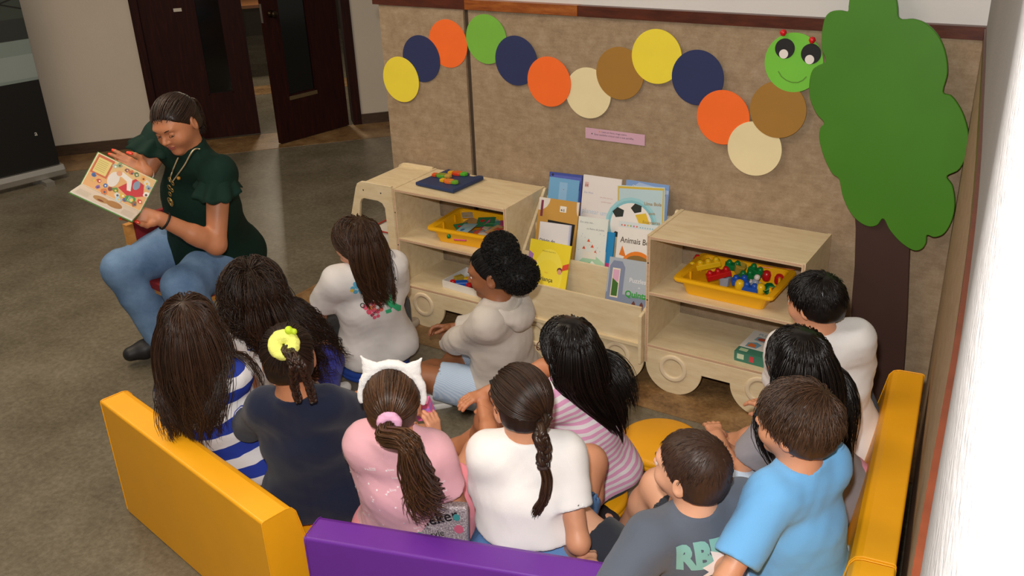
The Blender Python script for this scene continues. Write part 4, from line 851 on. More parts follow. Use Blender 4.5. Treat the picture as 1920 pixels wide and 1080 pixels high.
def fall(H, roots, n, L, layer, body, wave=0, wfreq=3, outw=.35, grav=.5, seed=1, spread=None, curl_start=.3, base=None, gather=0, axis=None, drift=None, clump=14):
    """strands leaving the scalp, sliding over head and shirt under gravity."""
    r_ = np.random.default_rng(seed); m = len(roots); P = H.surf(roots, layer[:, None] * .6) if base is None else base.copy(); out = [P.copy()]
    st = (L / (n - 1))[:, None]; up = np.array([0, 0, 1.]); crown = H.surf(np.array([[0, -.25, 1.]]), 0)[0]
    nrm = _nn(P - H.ec); D = P - crown; D = D - nrm * (D * nrm).sum(1, keepdims=True); D = _nn(D + 1e-4)
    if spread is not None: D = _nn(D + spread)
    for i in range(1, n):
        D = D * (1 - grav * .55) + np.array([0, 0, -1.]) * grav * .62
        low = np.clip((H.c[2] - .01 - P[:, 2]) / .06, 0, 1)[:, None]
        yl = (P - H.c) @ H.R[:, 1]; D = D - H.R[:, 1][None] * (np.clip((yl + .01) / .04, 0, 1) * .55)[:, None]
        if gather: g_ = (axis - P); g_[:, 2] = 0; D = D + g_ * gather * low
        if drift is not None: D = D + np.asarray(drift) * low
        D = _nn(D); P = P + D * st
        q = (P - H.ec) @ H.R; e = H.er + .006 + layer[:, None]; k0 = np.sqrt(((q / e) ** 2).sum(1, keepdims=True)); ins = k0[:, 0] < 1
        hug = ins | ((q[:, 2] > -.012 * H.s) & (k0[:, 0] < 1.35)); P[hug] = H.ec + ((q / k0)[hug]) @ H.R.T
        if body is not None:
            for it in range(2):
                d = evalp(body, P); hit = d < layer + .004
                if hit.any():
                    e_ = .006; g = np.stack([evalp(body, P[hit] + np.eye(3)[a] * e_) - evalp(body, P[hit] - np.eye(3)[a] * e_) for a in range(3)], 1); g = _nn(g)
                    P[hit] += g * (layer[hit] + .004 - d[hit])[:, None]
            P[:, 2] = np.maximum(P[:, 2], .02)
        D = _nn(P - out[-1]); out.append(P.copy())
    X = np.stack(out, 1)
    ng = max(8, m // clump); cen = r_.choice(m, ng, replace=False); gi = np.argmin(((roots[:, None] - roots[cen][None]) ** 2).sum(-1) + (r_.random((m, ng)) * .01), axis=1)
    tt = (np.linspace(0, 1, n)[None, :, None] ** 1.4) * .62; X = X * (1 - tt) + X[cen][gi] * tt
    if np.any(wave):
        t = np.linspace(0, 1, n)[None, :]; amp = np.asarray(wave).reshape(-1, 1) * np.clip((t - curl_start) / (1 - curl_start), 0, 1) ** 1.1; ph = (r_.random(ng) * 6.28)[gi][:, None] + r_.random((m, 1)) * .7; w = (6.28 * wfreq * (.8 + .4 * r_.random(ng)))[gi][:, None]
        T = np.gradient(X, axis=1); T /= np.linalg.norm(T, axis=2, keepdims=True) + 1e-9; A = _nn(np.cross(T, X - H.ec)); B = np.cross(T, A)
        X = X + A * (amp * np.sin(w * t + ph))[..., None] + B * (amp * .5 * np.cos(w * t + ph))[..., None] + 0
    return X
def _nn(v): return v / (np.linalg.norm(v, axis=-1, keepdims=True) + 1e-9)
def taper(m, n, r0, tip=.25, start=.55, var=.3, seed=3):
    r_ = np.random.default_rng(seed); t = np.linspace(0, 1, n)[None, :]; p = np.where(t < start, 1, 1 - (1 - tip) * ((t - start) / (1 - start)) ** 1.3) * np.where(t < .05, .6, 1)
    return r0 * p * (1 - var + 2 * var * r_.random((m, 1)))

# ------------------------------------------------------------------ hands
def hand_prims(Wr, d, nrm, k=1.0, side=1, curl=.5, thumb=.6, spreadf=.10, curls=None):
    """Wr wrist, d towards the fingers, nrm palm normal (curl side), side=+1 thumb towards +cross(d,nrm)."""
    d = _n(d); nrm = _n(np.asarray(nrm, float) - d * (np.asarray(nrm) @ d)); s = np.cross(d, nrm) * side; o = []
    P = lambda a, b, c: np.asarray(Wr, float) + (d * a + s * b + nrm * c) * k
    kk = .006 * k
    o.append(rc(P(-.01, 0, 0), P(.02, .004, 0), .0165 * k, .017 * k, .01))
    for b in (-.018, -.006, .006, .018): o.append(rc(P(.018, b * .8, 0), P(.056, b, 0), .0105 * k, .0095 * k, .008 * k))
    lens = {.020: (.024, .017, .013), .007: (.027, .018, .014), -.0065: (.025, .017, .013), -.0195: (.019, .013, .011)}; fr = []
    for j, (b, ls) in enumerate(lens.items()):
        cu = curl if curls is None else curls[j]; p = P(.057, b, 0); ang = cu * .6; fan = b / .02 * spreadf
        for q, l in enumerate(ls):
            dirv = _n(d * math.cos(ang) + nrm * math.sin(ang) + s * fan); p2 = p + dirv * l * k; r0 = (.0080, .0072, .0066)[q] * k
            o.append(rc(p, p2, r0, r0 * .93, .0035 * k if q else .006 * k)); p = p2; ang += cu * (.95 if q == 0 else .7)
        fr.append((p, dirv))
    t0 = P(.016, .020, .006); dirt = _n(d * .75 + s * .75 + nrm * (.3 + .5 * thumb)); t1 = t0 + dirt * .026 * k
    dirt2 = _n(d * (1.) + s * (.35 - .5 * thumb) + nrm * (.15 + .9 * thumb)); t2 = t1 + dirt2 * .021 * k; dirt3 = _n(dirt2 + d * .3 - s * .3 * thumb); t3 = t2 + dirt3 * .016 * k
    o += [rc(P(.006, .010, .003), t0, .012 * k, .0125 * k, .01 * k), rc(t0, t1, .0115 * k, .0088 * k, .008 * k), rc(t1, t2, .0088 * k, .0080 * k, .003 * k), rc(t2, t3, .0080 * k, .0070 * k, .003 * k)]
    return o, fr, (t3, dirt3, nrm)
def ik(a, b, l1, l2, pole):
    a = np.asarray(a, float); b = np.asarray(b, float); d = b - a; D = np.linalg.norm(d)
    if D > (l1 + l2) * .995: b = a + d / D * (l1 + l2) * .995; d = b - a; D = np.linalg.norm(d)
    u = d / D; x = (l1 * l1 - l2 * l2 + D * D) / (2 * D); h = math.sqrt(max(l1 * l1 - x * x, 0)); p = np.asarray(pole, float); p = _n(p - u * (p @ u)); return a + u * x + p * h, b

def skin_mat(name, c, lip):
    t = NT(name); co = t.coord(); n = t.noise(co, 9, 4); cc = srgb(c)
    t.l(t.ramp(n, [(.3, mul(cc, .93)), (.7, mul(cc, 1.05))]), t.b.inputs['Base Color']); t.b.inputs['Roughness'].default_value = .48
    t.b.inputs['Subsurface Weight'].default_value = .10; t.b.inputs['Subsurface Radius'].default_value = (.02, .008, .004); t.b.inputs['Subsurface Scale'].default_value = .25
    t.bump(t.noise(co, 400, 2), .05, .001)
    return t.m, plain(name + '_lip', lip, .4)
SK = {'fair': skin_mat('skin_fair', '#e0a888', '#c46a62'), 'tan': skin_mat('skin_tan', '#cf9270', '#b0605a'), 'warm': skin_mat('skin_warm', '#c07f5a', '#a0564c'), 'brown': skin_mat('skin_brown', '#96603f', '#7d4238')}
eye_w = plain('eye_white', '#e6ded8', .15); eye_i = plain('iris_brown', '#2c1a10', .15)
def cloth(name, hexc, rough=.85, bump=.35, bs=900): return plain(name, hexc, rough, var=.04, vscale=6, bump=bump, bscale=bs, spec=.15, sheen=.15)

class Person:
    def __init__(s, label, base, hips, head, face, skin='tan', size=1.0, tilt=0, roll=0, sitdir=None, girth=1.0, headsize=1.0, group=None, chub=1.0, neckback=.02, shw=1.0, drop=0.0):
        s.root = thing('person', label, 'person', (base[0], base[1], 0), group=group); s.o = np.array([base[0], base[1], 0.]); s.k = size; s.g = girth
        s.hips = np.asarray(hips, float) - s.o; s.H = Head(np.asarray(head, float) - s.o, face, tilt, roll, headsize, chub); k = size
        s.skin, s.lip = SK[skin]; s.neck = s.H.c + np.array([0, 0, -.122 * headsize - drop]) - s.H.R[:, 1] * neckback
        s.u = _n(s.neck - s.hips); f = np.asarray([*sitdir, 0], float); f = _n(f - s.u * (f @ s.u)); s.f = f; s.r = np.cross(f, s.u)
        s.S = s.neck - s.u * .035 * k; s.shw = .101 * k * shw
        s.sh = {-1: s.S - s.r * s.shw, 1: s.S + s.r * s.shw}; s.hj = {-1: s.hips - s.r * .07 * k, 1: s.hips + s.r * .07 * k}
        s.ua, s.fa, s.th, s.sn = .225 * k, .20 * k, .325 * k, .315 * k; s.hand = []; s.arm = {}; s.leg = {}; s.nails = []
    def W(s, p): return np.asarray(p, float) - s.o
    def loc(s, a, b, c): return s.hips + s.r * a + s.f * b + np.array([0, 0, c])
    def set_arm(s, side, target, pole, hd=None, hn=None, curl=.5, thumb=.6, world=True, sh_dz=0, curls=None):
        t = s.W(target) if world else np.asarray(target, float); sh = s.sh[side] + np.array([0, 0, sh_dz]); e, w = ik(sh, t, s.ua, s.fa, pole)
        s.arm[side] = (sh, e, w); hd = _n(w - e) if hd is None else _n(hd); hn = -s.u if hn is None else hn
        pr, fr, th = hand_prims(w, hd, hn, .92 * s.k if s.k < 1.15 else s.k * .90, side=side, curl=curl, thumb=thumb, curls=curls); s.hand.append((w, hd, pr, fr, th))
    def set_leg(s, side, knee_pole, foot, toe, world=True):
        t = s.W(foot) if world else np.asarray(foot, float); kn, a = ik(s.hj[side], t, s.th, s.sn, knee_pole); s.leg[side] = (s.hj[side], kn, a, _n(toe))
    def torso(s, grow=0.0, k=.03, pel=0.0):
        K, g = s.k, s.g; h, S, u, r, f = s.hips, s.S, s.u, s.r, s.f; G = grow; L = np.linalg.norm(S - h)
        o = [ec(h - u * .03 * K, h + u * .10 * K, r, f, (.112 * K * g + G, .086 * K * g + G), (.092 * K * g + G, .072 * K * g + G), k),
             ec(h + u * .10 * K, h + u * L * .62, r, f, (.092 * K * g + G, .074 * K * g + G), (.100 * K * g + G, .076 * K * g + G), k),
             ec(h + u * L * .6 , S - u * .045 * K, r, f, (.100 * K * g + G, .078 * K * g + G), (.086 * K + G, .060 * K + G), k),
             rc(S - u * .012 * K - r * s.shw * .88, S - u * .012 * K + r * s.shw * .88, .036 * K + G, .036 * K + G, .05), rc(S - r * .05 * K - u * .01 * K, s.neck, .042 * K + G, .036 * K + G * .5, .04), rc(S + r * .05 * K - u * .01 * K, s.neck, .042 * K + G, .036 * K + G * .5, .04)]
        for sd in (-1, 1): o.append(el(s.hj[sd] - f * .035 * K + u * -.005, np.stack([r, f, u], 1), np.array([.078, .085, .078]) * K * g + G + pel, .04))
        return o
    def arms(s, grow=0.0, frac=1.0, r=(.034, .0275, .0190)):
        K = s.k; o = []; gg = s.g ** .6
        for sd, (sh, e, w) in s.arm.items():
            r0, r1, r2 = [q * K * gg + grow for q in r]; t = min(frac / .55, 1) if frac < .55 else 1
            o.append(rc(sh, sh + (e - sh) * t, r0, r0 + (r1 - r0) * t, .025))
            if frac >= .55: t2 = (frac - .55) / .45; o.append(rc(e, e + (w - e) * .4 * min(1, t2 * 2.5), r1, (r1 * .98), .02)); 
            if frac >= .75: t2 = (frac - .55) / .45; o.append(rc(e + (w - e) * .3, e + (w - e) * t2, r1 * .97, r1 + (r2 - r1) * t2, .02))
        return o
    def legs(s, grow=0.0, frac=1.0, flare=0):
        K = s.k; o = []; g = s.g ** .8
        for sd, (h, kn, a, toe) in s.leg.items():
            r0, r1, r2 = .074 * K * g + grow, .050 * K * g + grow, .033 * K + grow
            t = min(frac / .5, 1); o.append(rc(h, h + (kn - h) * t, r0, r0 + (r1 - r0) * t, .03))
            if frac > .5:
                t2 = (frac - .5) / .5; e2 = kn + (a - kn) * t2; c = kn + (a - kn) * .32 * t2; o += [rc(kn, c, r1, r1 * .98 + (0 if flare else .002), .02), rc(c, e2, r1 * .98, (r2 + flare), .02)]
        return o
    def feet(s, grow=0.0):
        K = s.k; o = []
        for sd, (h, kn, a, toe) in s.leg.items():
            dz = np.array([0, 0, -1.]); heel = a - toe * .03 * K + dz * .014 * K; ball = a + toe * .095 * K + dz * .020 * K; tip = a + toe * .14 * K + dz * .024 * K
            o += [rc(a, heel, .030 * K + grow, .028 * K + grow, .02), rc(a, ball, .029 * K + grow, .026 * K + grow, .02), rc(ball, tip, .027 * K + grow, .019 * K + grow, .015)]
        return o
    def build_body(s, barefoot=True, h=.0065, eyes=True, closed=False):
        H = s.H; pr = s.torso() + s.arms() + s.legs() + s.feet() + H.prims(s.neck - s.u * .01, .036 * max(s.k, 1) ** 1.2)
        for (w, hd, hp, fr, th) in s.hand: pr += hp
        V, Q = sdf_mesh(pr, h); parts = []
        def local(c, rad, hh):
            lo, hi = c - rad, c + rad; v, q = sdf_mesh(pr, hh, lo=lo, hi=hi); return v, q, lo + hh, hi - hh
        regs = [local(H.p(0, .012, -.01), np.array([.125, .125, .13]) * H.s, .0036)] + [local(w + _n(hd) * .055 * s.k, np.full(3, .092 * s.k), .0026) for (w, hd, hp, fr, th) in s.hand]
        C = V[Q].mean(1); keep = np.ones(len(Q), bool)
        for v, q, lo, hi in regs: keep &= ~((C > lo + h * .5) & (C < hi - h * .5)).all(1)
        VV = [V]; QQ = [Q[keep]]; b = len(V); prev = []
        for v, q, lo, hi in regs:
            c = v[q].mean(1); kp = ((c > lo) & (c < hi)).all(1)
            for (l2, h2) in prev: kp &= ~((c > l2) & (c < h2)).all(1)
            prev.append((lo, hi)); VV.append(v); QQ.append(q[kp] + b); b += len(v)
        V = np.concatenate(VV); Q = np.concatenate(QQ); C = H.l(V[Q].mean(1)); e = ((C[:, 0] / .0185) ** 2 + ((C[:, 2] + .0515) / .0085) ** 2 < 1) & (C[:, 1] > .075)
        mats = [s.skin, s.lip]; mi = e.astype(np.int32)
        used = np.zeros(len(V), bool); used[Q.ravel()] = True; rm = np.cumsum(used) - 1; V = V[used]; Q = rm[Q]
        npmesh('body', V, Q, mats, s.root, midx=mi); s.body = pr
        if eyes:
            for sx in (-1, 1):
                c = H.p(sx * .031, .0725, .003); rr = .0118 * H.s; n, k = 16, 9; vs = []; fs = []; mi = []
                gz = _n(H.R[:, 1] + H.R[:, 2] * (-.25)); X = _n(np.cross(gz, H.R[:, 2])); Y = np.cross(X, gz)
                for i in range(k + 1):
                    a = math.pi * i / k
                    for j in range(n): t = 6.28318 * j / n; vs.append(c + rr * (gz * math.cos(a) + (X * math.cos(t) + Y * math.sin(t)) * math.sin(a)))
                for i in range(k):
                    for j in range(n): fs.append((i * n + j, i * n + (j + 1) % n, (i + 1) * n + (j + 1) % n, (i + 1) * n + j)); mi.append(1 if i < 2 else 0)
                lid = el(c, H.R, np.full(3, rr * 1.10), .0)
                if not closed:
                    v, q = sdf_mesh([lid, plane(c + H.R[:, 2] * .0042 * H.s - H.R[:, 1] * 0, -H.R[:, 2], .001)], .0022); npmesh('eyelid', v, q, s.skin, s.root)
                else:
                    v, q = sdf_mesh([lid, plane(c + H.R[:, 2] * (-.0035) * H.s, -H.R[:, 2], .001)], .0018); npmesh('eyelid', v, q, s.skin, s.root)
                    lash = [H.p(sx * .031 + .0115 * math.cos(t), .0765 + .0130 * math.sin(t) * .98, -.0012 - .0028 * math.sin(t)) for t in np.linspace(.15, 2.99, 9)]
                    tube_obj('eyelashes', [lash], .0011 * H.s, plain('lash', '#120c0a', .6), s.root)
                npmesh('eye', np.array(vs), np.array(fs), [eye_w, eye_i], s.root, midx=mi)
                br = smooth_path([H.p(sx * .014, .0905, .0185), H.p(sx * .028, .0895, .0235), H.p(sx * .042, .0795, .0235), H.p(sx * .050, .069, .0185)], 10)
                R_ = np.array([[.0015, .0022, .0025, .0025, .0024, .0022, .002, .0018, .0014, .0008]]) * H.s; V_, Q_ = tubes([br], R_, 6, .8); npmesh('eyebrow', V_, Q_, plain('brow_' + s.hairdark.lstrip('#'), s.hairdark, .7), s.root)
    hairdark = '#2a1810'
    def shirt(s, mat, sleeve=.30, grow=.0125, loose=.012, hem=-.02, name='shirt', fold=.005, cuff=.010, neck_r=.0385, seed=0, h=.0062, hood=False, long=False, extra=None, flutter=False, neck_drop=.0, armr=(.034, .0275, .0190)):
        K = s.k; b0 = s.hips + s.u * hem
        pr = s.arms(grow + (cuff if not long else .008), sleeve, armr)
        for sd, (sh, e, w) in s.arm.items():
            if sleeve < .55: end = sh + (e - sh) * sleeve / .55; d = _n(e - sh); rr = armr[0] * K + (armr[1] - armr[0]) * K * sleeve / .55
            else: end = e + (w - e) * (sleeve - .55) / .45; d = _n(w - e); rr = (armr[1] + (armr[2] - armr[1]) * (sleeve - .55) / .45) * K
            big = rr + grow + cuff
            dd = d.astype(f32); en = end.astype(f32); lo = end + d * .03 - .085; hi = end + d * .03 + .085
            pr.append(Prim(lambda x, y, z, dd=dd, en=en, big=big: np.maximum(-((x - en[0]) * dd[0] + (y - en[1]) * dd[1] + (z - en[2]) * dd[2]), np.sqrt((x - en[0] - dd[0] * .03) ** 2 + (y - en[1] - dd[1] * .03) ** 2 + (z - en[2] - dd[2] * .03) ** 2) - (big + .036)), lo, hi, .004, 's'))
            pr.append(rc(end - d * .010, end + d * .05, rr * s.g ** .6 + grow * .3 + cuff * .4, rr * s.g ** .6 + grow * .3 + cuff * .4, .002, 's'))
        pr += s.torso(grow, pel=.008)
        pr.append(ec(b0, s.hips + s.u * .2 * K, s.r, s.f, (.118 * K * s.g + grow + loose, .094 * K * s.g + grow + loose), (.098 * K * s.g + grow + loose * .6, .080 * K * s.g + grow + loose * .6), .04))
        if extra: pr += extra
        pr.append(plane(b0, -s.u, .008))
        nt = s.H.p(0, -.022, -.045); nd = _n(nt - s.neck)
        pr.append(rc(s.neck - s.u * .03, s.neck + nd * .010, (.044 * K if neck_drop == 0 else .050 * K), (.043 * K if neck_drop == 0 else .048 * K), .03))
        pr.append(rc(s.neck + nd * .004 - s.u * neck_drop + s.f * (neck_drop * .6), s.neck + nd * .12, neck_r * K, neck_r * K * 1.1, .006, 's'))
        pn = _n(nd + s.u * 2.0); pr.append(plane(s.neck + pn * .026 * K, pn, .006))
        s.shirtp = pr
        V, Q = sdf_mesh(pr, h, fold=(fold, 34 / K, seed, s.u)); s.shirt_o = npmesh(name, V, Q, mat, s.root); return s.shirt_o
    def bottoms(s, mat, frac=.25, grow=.012, name='shorts', top=.07, fold=.003, flare=0, seed=5, h=.007):
        K = s.k; h_, r, f, u = s.hips, s.r, s.f, s.u
        pr = s.legs(grow, frac, flare)
        for sd, (hh, kn, a, toe) in s.leg.items():
            if frac <= .5: e = hh + (kn - hh) * frac / .5; d = _n(kn - hh); rr = (.074 + (.050 - .074) * frac / .5) * K * s.g ** .8
            else: e = kn + (a - kn) * (frac - .5) / .5; d = _n(a - kn); rr = .033 * K + flare
            dd = d.astype(f32); en = e.astype(f32); big = rr + grow
            pr.append(Prim(lambda x, y, z, dd=dd, en=en, big=big: np.maximum(-((x - en[0]) * dd[0] + (y - en[1]) * dd[1] + (z - en[2]) * dd[2]), np.sqrt((x - en[0] - dd[0] * .04) ** 2 + (y - en[1] - dd[1] * .04) ** 2 + (z - en[2] - dd[2] * .04) ** 2) - (big + .055)), e + d * .04 - big - .06, e + d * .04 + big + .06, .003, 's'))
            pr.append(rc(e - d * .02, e + d * .03, rr + grow * .45, rr + grow * .45, .002, 's'))
        pr += [ec(h_ - u * .03 * K, h_ + u * (top - .055) * K, r, f, (.12 * K * s.g + grow, .09 * K * s.g + grow), (.104 * K * s.g + grow, .08 * K * s.g + grow), .03)] + [el(s.hj[sd] - f * .035 * K, np.stack([r, f, u], 1), np.array([.078, .085, .078]) * K * s.g + grow, .04) for sd in (-1, 1)]
        V, Q = sdf_mesh(pr, h, fold=(fold, 40 / K, seed, f)); s.bot_o = npmesh(name, V, Q, mat, s.root); s.botp = pr; return s.bot_o
    def shoes(s, mat, sole=None, name='shoe'):
        K = s.k
        for sd, (h, kn, a, toe) in s.leg.items():
            dz = np.array([0, 0, -1.]); heel = a - toe * .03 * K + dz * .014 * K; ball = a + toe * .095 * K + dz * .018 * K; tip = a + toe * .145 * K + dz * .022 * K
            pr = [rc(a, heel, .036 * K, .036 * K, .02), rc(a, ball, .035 * K, .035 * K, .02), rc(ball, tip, .035 * K, .026 * K, .015), plane(a - dz * .022 * K, -dz, .004)]
            V, Q = sdf_mesh(pr, .006); o = npmesh(name, V, Q, mat, s.root)
            if sole is not None:
                dn = dz; pr2 = [rc(heel + dn * .026 * K, tip + dn * .018 * K, .034 * K, .030 * K, .01), plane(a + dn * .03 * K, -dn, .003)]
                V, Q = sdf_mesh(pr2, .006); npmesh('sole', V, Q, sole, o)
    # ---------------- hair
    def cap(s, mat, off=.008, low=-.05, name='hair_cap', h=.005, extra=None, fold=.0015):
        V, Q = sdf_mesh((cap_prims(s.H, off, low) if extra is None else extra), h, fold=(fold, 160, 3, (0, 0, 1))); o = npmesh(name, V, Q, mat, s.root)
        a = o.data.attributes.new('hv', 'FLOAT', 'POINT'); a.data.foreach_set('value', np.full(len(V), .25, f32)); return o
    def long_hair(s, mat, n=330, L=.36, r=.0065, wave=.008, wf=3, layers=.018, seg=16, seed=1, spread=None, grav=.45, dirs=None, curl_start=.3, sides=5, Lvar=.18, part=0.0, front=.62, gather=0, drift=None, capo=.010, clump=14, lside=0):
        s.cap(mat, capo); r_ = np.random.default_rng(seed); d = hair_dirs(n, r_, front=front) if dirs is None else dirs; m = len(d)
        lay = r_.random(m) * layers + .002; LL = L * (1 - Lvar + 2 * Lvar * r_.random(m)) + .06 * np.clip(d[:, 2], 0, 1); LL = LL * (1 + lside * np.clip(d[:, 0] * 1.7 - .1, -1, 0))
        body = s.shirtp if hasattr(s, 'shirtp') else s.torso(.014)
        body = [p for p in body if p.op == 'u']
        X = fall(s.H, d, seg, LL, lay, body, wave * (.5 + r_.random(m)), wf, grav=grav, seed=seed, spread=spread, curl_start=curl_start, gather=gather, axis=s.neck - s.f * .05, drift=drift, clump=clump)
        return strands('hair_lock', X, taper(m, seg, r, seed=seed), mat, s.root, sides, .7), X
    def pulled(s, mat, T, n=300, r=.0042, off=.006, seg=10, seed=2, front=.62, low=-.85):
        """hair combed flat from the hairline to the tie direction T (local)."""
        s.cap(mat, .004); sides=4; r_ = np.random.default_rng(seed); d = hair_dirs(n, r_, back=low, front=front); T = _n(T); t = np.linspace(0, 1, seg)
        w = np.arccos(np.clip(d @ T, -1, 1))[:, None]; sw = np.sin(w) + 1e-5
        D = (np.sin((1 - t)[None] * w) / sw)[..., None] * d[:, None] + (np.sin(t[None] * w) / sw)[..., None] * T[None, None]
        lay = (.003 + r_.random((n, 1)) * off)[..., None] * np.ones((1, seg, 1)); P = np.array([s.H.surf(D[i], lay[i]) for i in range(n)])
        return strands('combed_hair', P, taper(n, seg, r, .8, .7, seed=seed), mat, s.root, 4, .6)
    def short_hair(s, mat, whorl=(0, -.55, .8), n=1100, L=.034, r=.0026, lift=.25, seed=4, front=.60, back=-.80, side=-.42, sweep=(0, 0, 0), off=.007, low=-.05, seg=5):
        s.cap(mat, off, low); r_ = np.random.default_rng(seed); d = hair_dirs(n, r_, back=back, front=front, side=side); wv = _n(whorl)
        P0 = s.H.surf(d, off * .6); nr = _nn((d / s.H.er)) @ s.H.R.T; wp = s.H.surf(wv[None], 0)[0]
        D = P0 - wp; D = _nn(D - nr * (D * nr).sum(1, keepdims=True)); D = _nn(D + np.cross(nr, D) * .45 + (s.H.R @ np.array(sweep))[None] + r_.normal(size=D.shape) * .13)
        Ls = L * (.7 + .6 * r_.random((n, 1))); pts = []
        for i in range(seg):
            t = i / (seg - 1); pts.append(P0 + D * Ls * t + nr * (Ls * lift * (t - .75 * t * t) * 1.6 - .001 - Ls * .25 * t * t))
        return strands('hair_lock', np.stack(pts, 1), taper(n, seg, r, .3, .3, seed=seed), mat, s.root, 3, .8)
    def tail(s, mat, start, path, n=70, r=.0065, width=.02, wave=.012, wf=2.5, seg=20, seed=6, name='ponytail', fan=1.6, cs=.35, tip=.25):
        """bundle of locks following a path (root-relative points)."""
        r_ = np.random.default_rng(seed); C = smooth_path(path, seg); t = np.linspace(0, 1, seg); off = r_.normal(size=(n, 3)); off /= np.linalg.norm(off, axis=1, keepdims=True); off *= r_.random((n, 1)) ** .5
        w = width * (np.interp(t, [0, .12, .5, 1], [.45, .9, 1, fan])); X = C[None] + off[:, None] * w[None, :, None]
        L = (.75 + .25 * r_.random((n, 1))); T = np.gradient(C, axis=0); T /= np.linalg.norm(T, axis=1, keepdims=True); A = _nn(np.cross(T, [.3, .2, .9])); B = np.cross(T, A)
        ph = r_.random((n, 1)) * 6.28; amp = wave * np.clip((t - cs) / (1 - cs), 0, 1) ** 1.2 * (.5 + r_.random((n, 1))); W_ = 6.28 * wf * (.8 + .4 * r_.random((n, 1)))
        X = X + A[None] * (amp * np.sin(W_ * t + ph))[..., None] + B[None] * (amp * np.cos(W_ * t + ph))[..., None]
        return strands(name, X, taper(n, seg, r, tip, .6, seed=seed), mat, s.root, 3, .75)
    def braid(s, mat, path, width=.018, r=.011, turns=4, seg=60, name='braid', end=.85, nsub=5, seed=8):
        C = smooth_path(path, seg); t = np.linspace(0, 1, seg); T = np.gradient(C, axis=0); T /= np.linalg.norm(T, axis=1, keepdims=True); A = _nn(np.cross(T, _n(C[seg // 2] - s.H.ec))); B = np.cross(T, A); P = []; R_ = []; r_ = np.random.default_rng(seed)
        for k in range(3):
            ph = t * turns * 6.28318 + k * 2.0944; w = width * (1 - .25 * t)
            c = C + A * (w * np.sin(ph))[:, None] + B * (w * .55 * np.sin(2 * ph))[:, None]
            for q in range(nsub):
                o = r_.normal(size=2); o = o / np.linalg.norm(o) * r * .62 * (q > 0); P.append(c + A * o[0] + B * o[1]); R_.append(r * (.62 if q else .8) * (1 - .25 * t))
        return strands(name, np.array(P), np.array(R_), mat, s.root, 7, 1)
    def tree(s, o=None):
        o = o or s.shirt_o; me = o.data; return BVHTree.FromPolygons([v.co.copy() for v in me.vertices], [tuple(p.vertices) for p in me.polygons])
    def print_on(s, F, centre, right, up, direction, name='shirt_print', o=None, cell=.012, off=.0006, base=.0012):
        """centre (root-relative), axes of the lettering, projected along direction onto the shirt."""
        X, Y = _n(right), _n(up); D = _n(direction); Z = -D; c = np.asarray(centre, float) - D * .5
        M = Matrix(((X[0], Y[0], Z[0], c[0]), (X[1], Y[1], Z[1], c[1]), (X[2], Y[2], Z[2], c[2]), (0, 0, 0, 1)))
        return F.build(name, M, s.root, off=off, base=base, project=(s.tree(o), tuple(D)), cell=cell)
# ================================================================== PEOPLE
def stripes(name, c1, c2, axis, period, duty=.5, phase=0, wob=.003):
    t = NT(name); co = t.coord(); vm = t.n('ShaderNodeVectorMath', operation='DOT_PRODUCT'); t.l(co, vm.inputs[0]); vm.inputs[1].default_value = tuple(_n(axis) / period)
    ns = t.noise(co, 9, 2); a = t.n('ShaderNodeMath', operation='MULTIPLY_ADD'); t.l(ns, a.inputs[0]); a.inputs[1].default_value = wob / period * 6; t.l(vm.outputs['Value'], a.inputs[2])
    b = t.n('ShaderNodeMath', operation='ADD'); t.l(a.outputs[0], b.inputs[0]); b.inputs[1].default_value = 100 + phase; fr = t.n('ShaderNodeMath', operation='FRACT'); t.l(b.outputs[0], fr.inputs[0])
    o = t.ramp(fr.outputs[0], [(0, srgb(c1)), (duty, srgb(c2))]); o.node.color_ramp.interpolation = 'CONSTANT'; t.l(o, t.b.inputs['Base Color'])
    t.b.inputs['Roughness'].default_value = .8; t.b.inputs['Specular IOR Level'].default_value = .15; t.bump(t.noise(co, 900, 2), .3, .002); return t.m
def denim(name, c, dark):
    t = NT(name); co = t.coord(); n = t.noise(co, 7, 5, .6); n2 = t.noise(t.coord(scale=(1, 1, 3)), 320, 2)
    m = t.n('ShaderNodeMath', operation='MULTIPLY_ADD'); t.l(n2, m.inputs[0]); m.inputs[1].default_value = .35; t.l(n, m.inputs[2])
    t.l(t.ramp(m.outputs[0], [(.4, srgb(dark)), (.95, srgb(c))]), t.b.inputs['Base Color']); t.b.inputs['Roughness'].default_value = .85; t.b.inputs['Specular IOR Level'].default_value = .15; t.bump(n2, .4, .002); return t.m
HB = hair_mat('hair_dark_brown', '#0f0906', '#3d271a'); HM = hair_mat('hair_mid_brown', '#150c07', '#4d3323'); HK = hair_mat('hair_black', '#070505', '#1f1713', .3); HC = hair_mat('hair_chestnut', '#1a0f08', '#603f27')
def legs(p, kind, wide=1.0, knees=None, feet=None):
    K = p.k
    for sd in (-1, 1):
        if kind == 'bench':
            ft = p.hips + p.f * .40 * K + p.r * sd * .10 * K * wide; ft[2] = .055 * K; p.set_leg(sd, [p.f[0] * .4, p.f[1] * .4, 1], ft, p.f, False)
        elif kind == 'cross':
            ft = p.hips + p.f * (.25 + .03 * sd) * K - p.r * sd * .10 * K; ft[2] = .055 * K + .02 * (sd > 0); pole = p.r * sd * 1.0 + p.f * .35 + np.array([0, 0, .35]); p.set_leg(sd, pole, ft, _n(-p.r * sd + p.f * .35), False)
        elif kind == 'up':
            ft = p.hips + p.f * .30 * K + p.r * sd * .09 * K * wide; ft[2] = .055 * K; p.set_leg(sd, [0, 0, 1], ft, p.f, False)
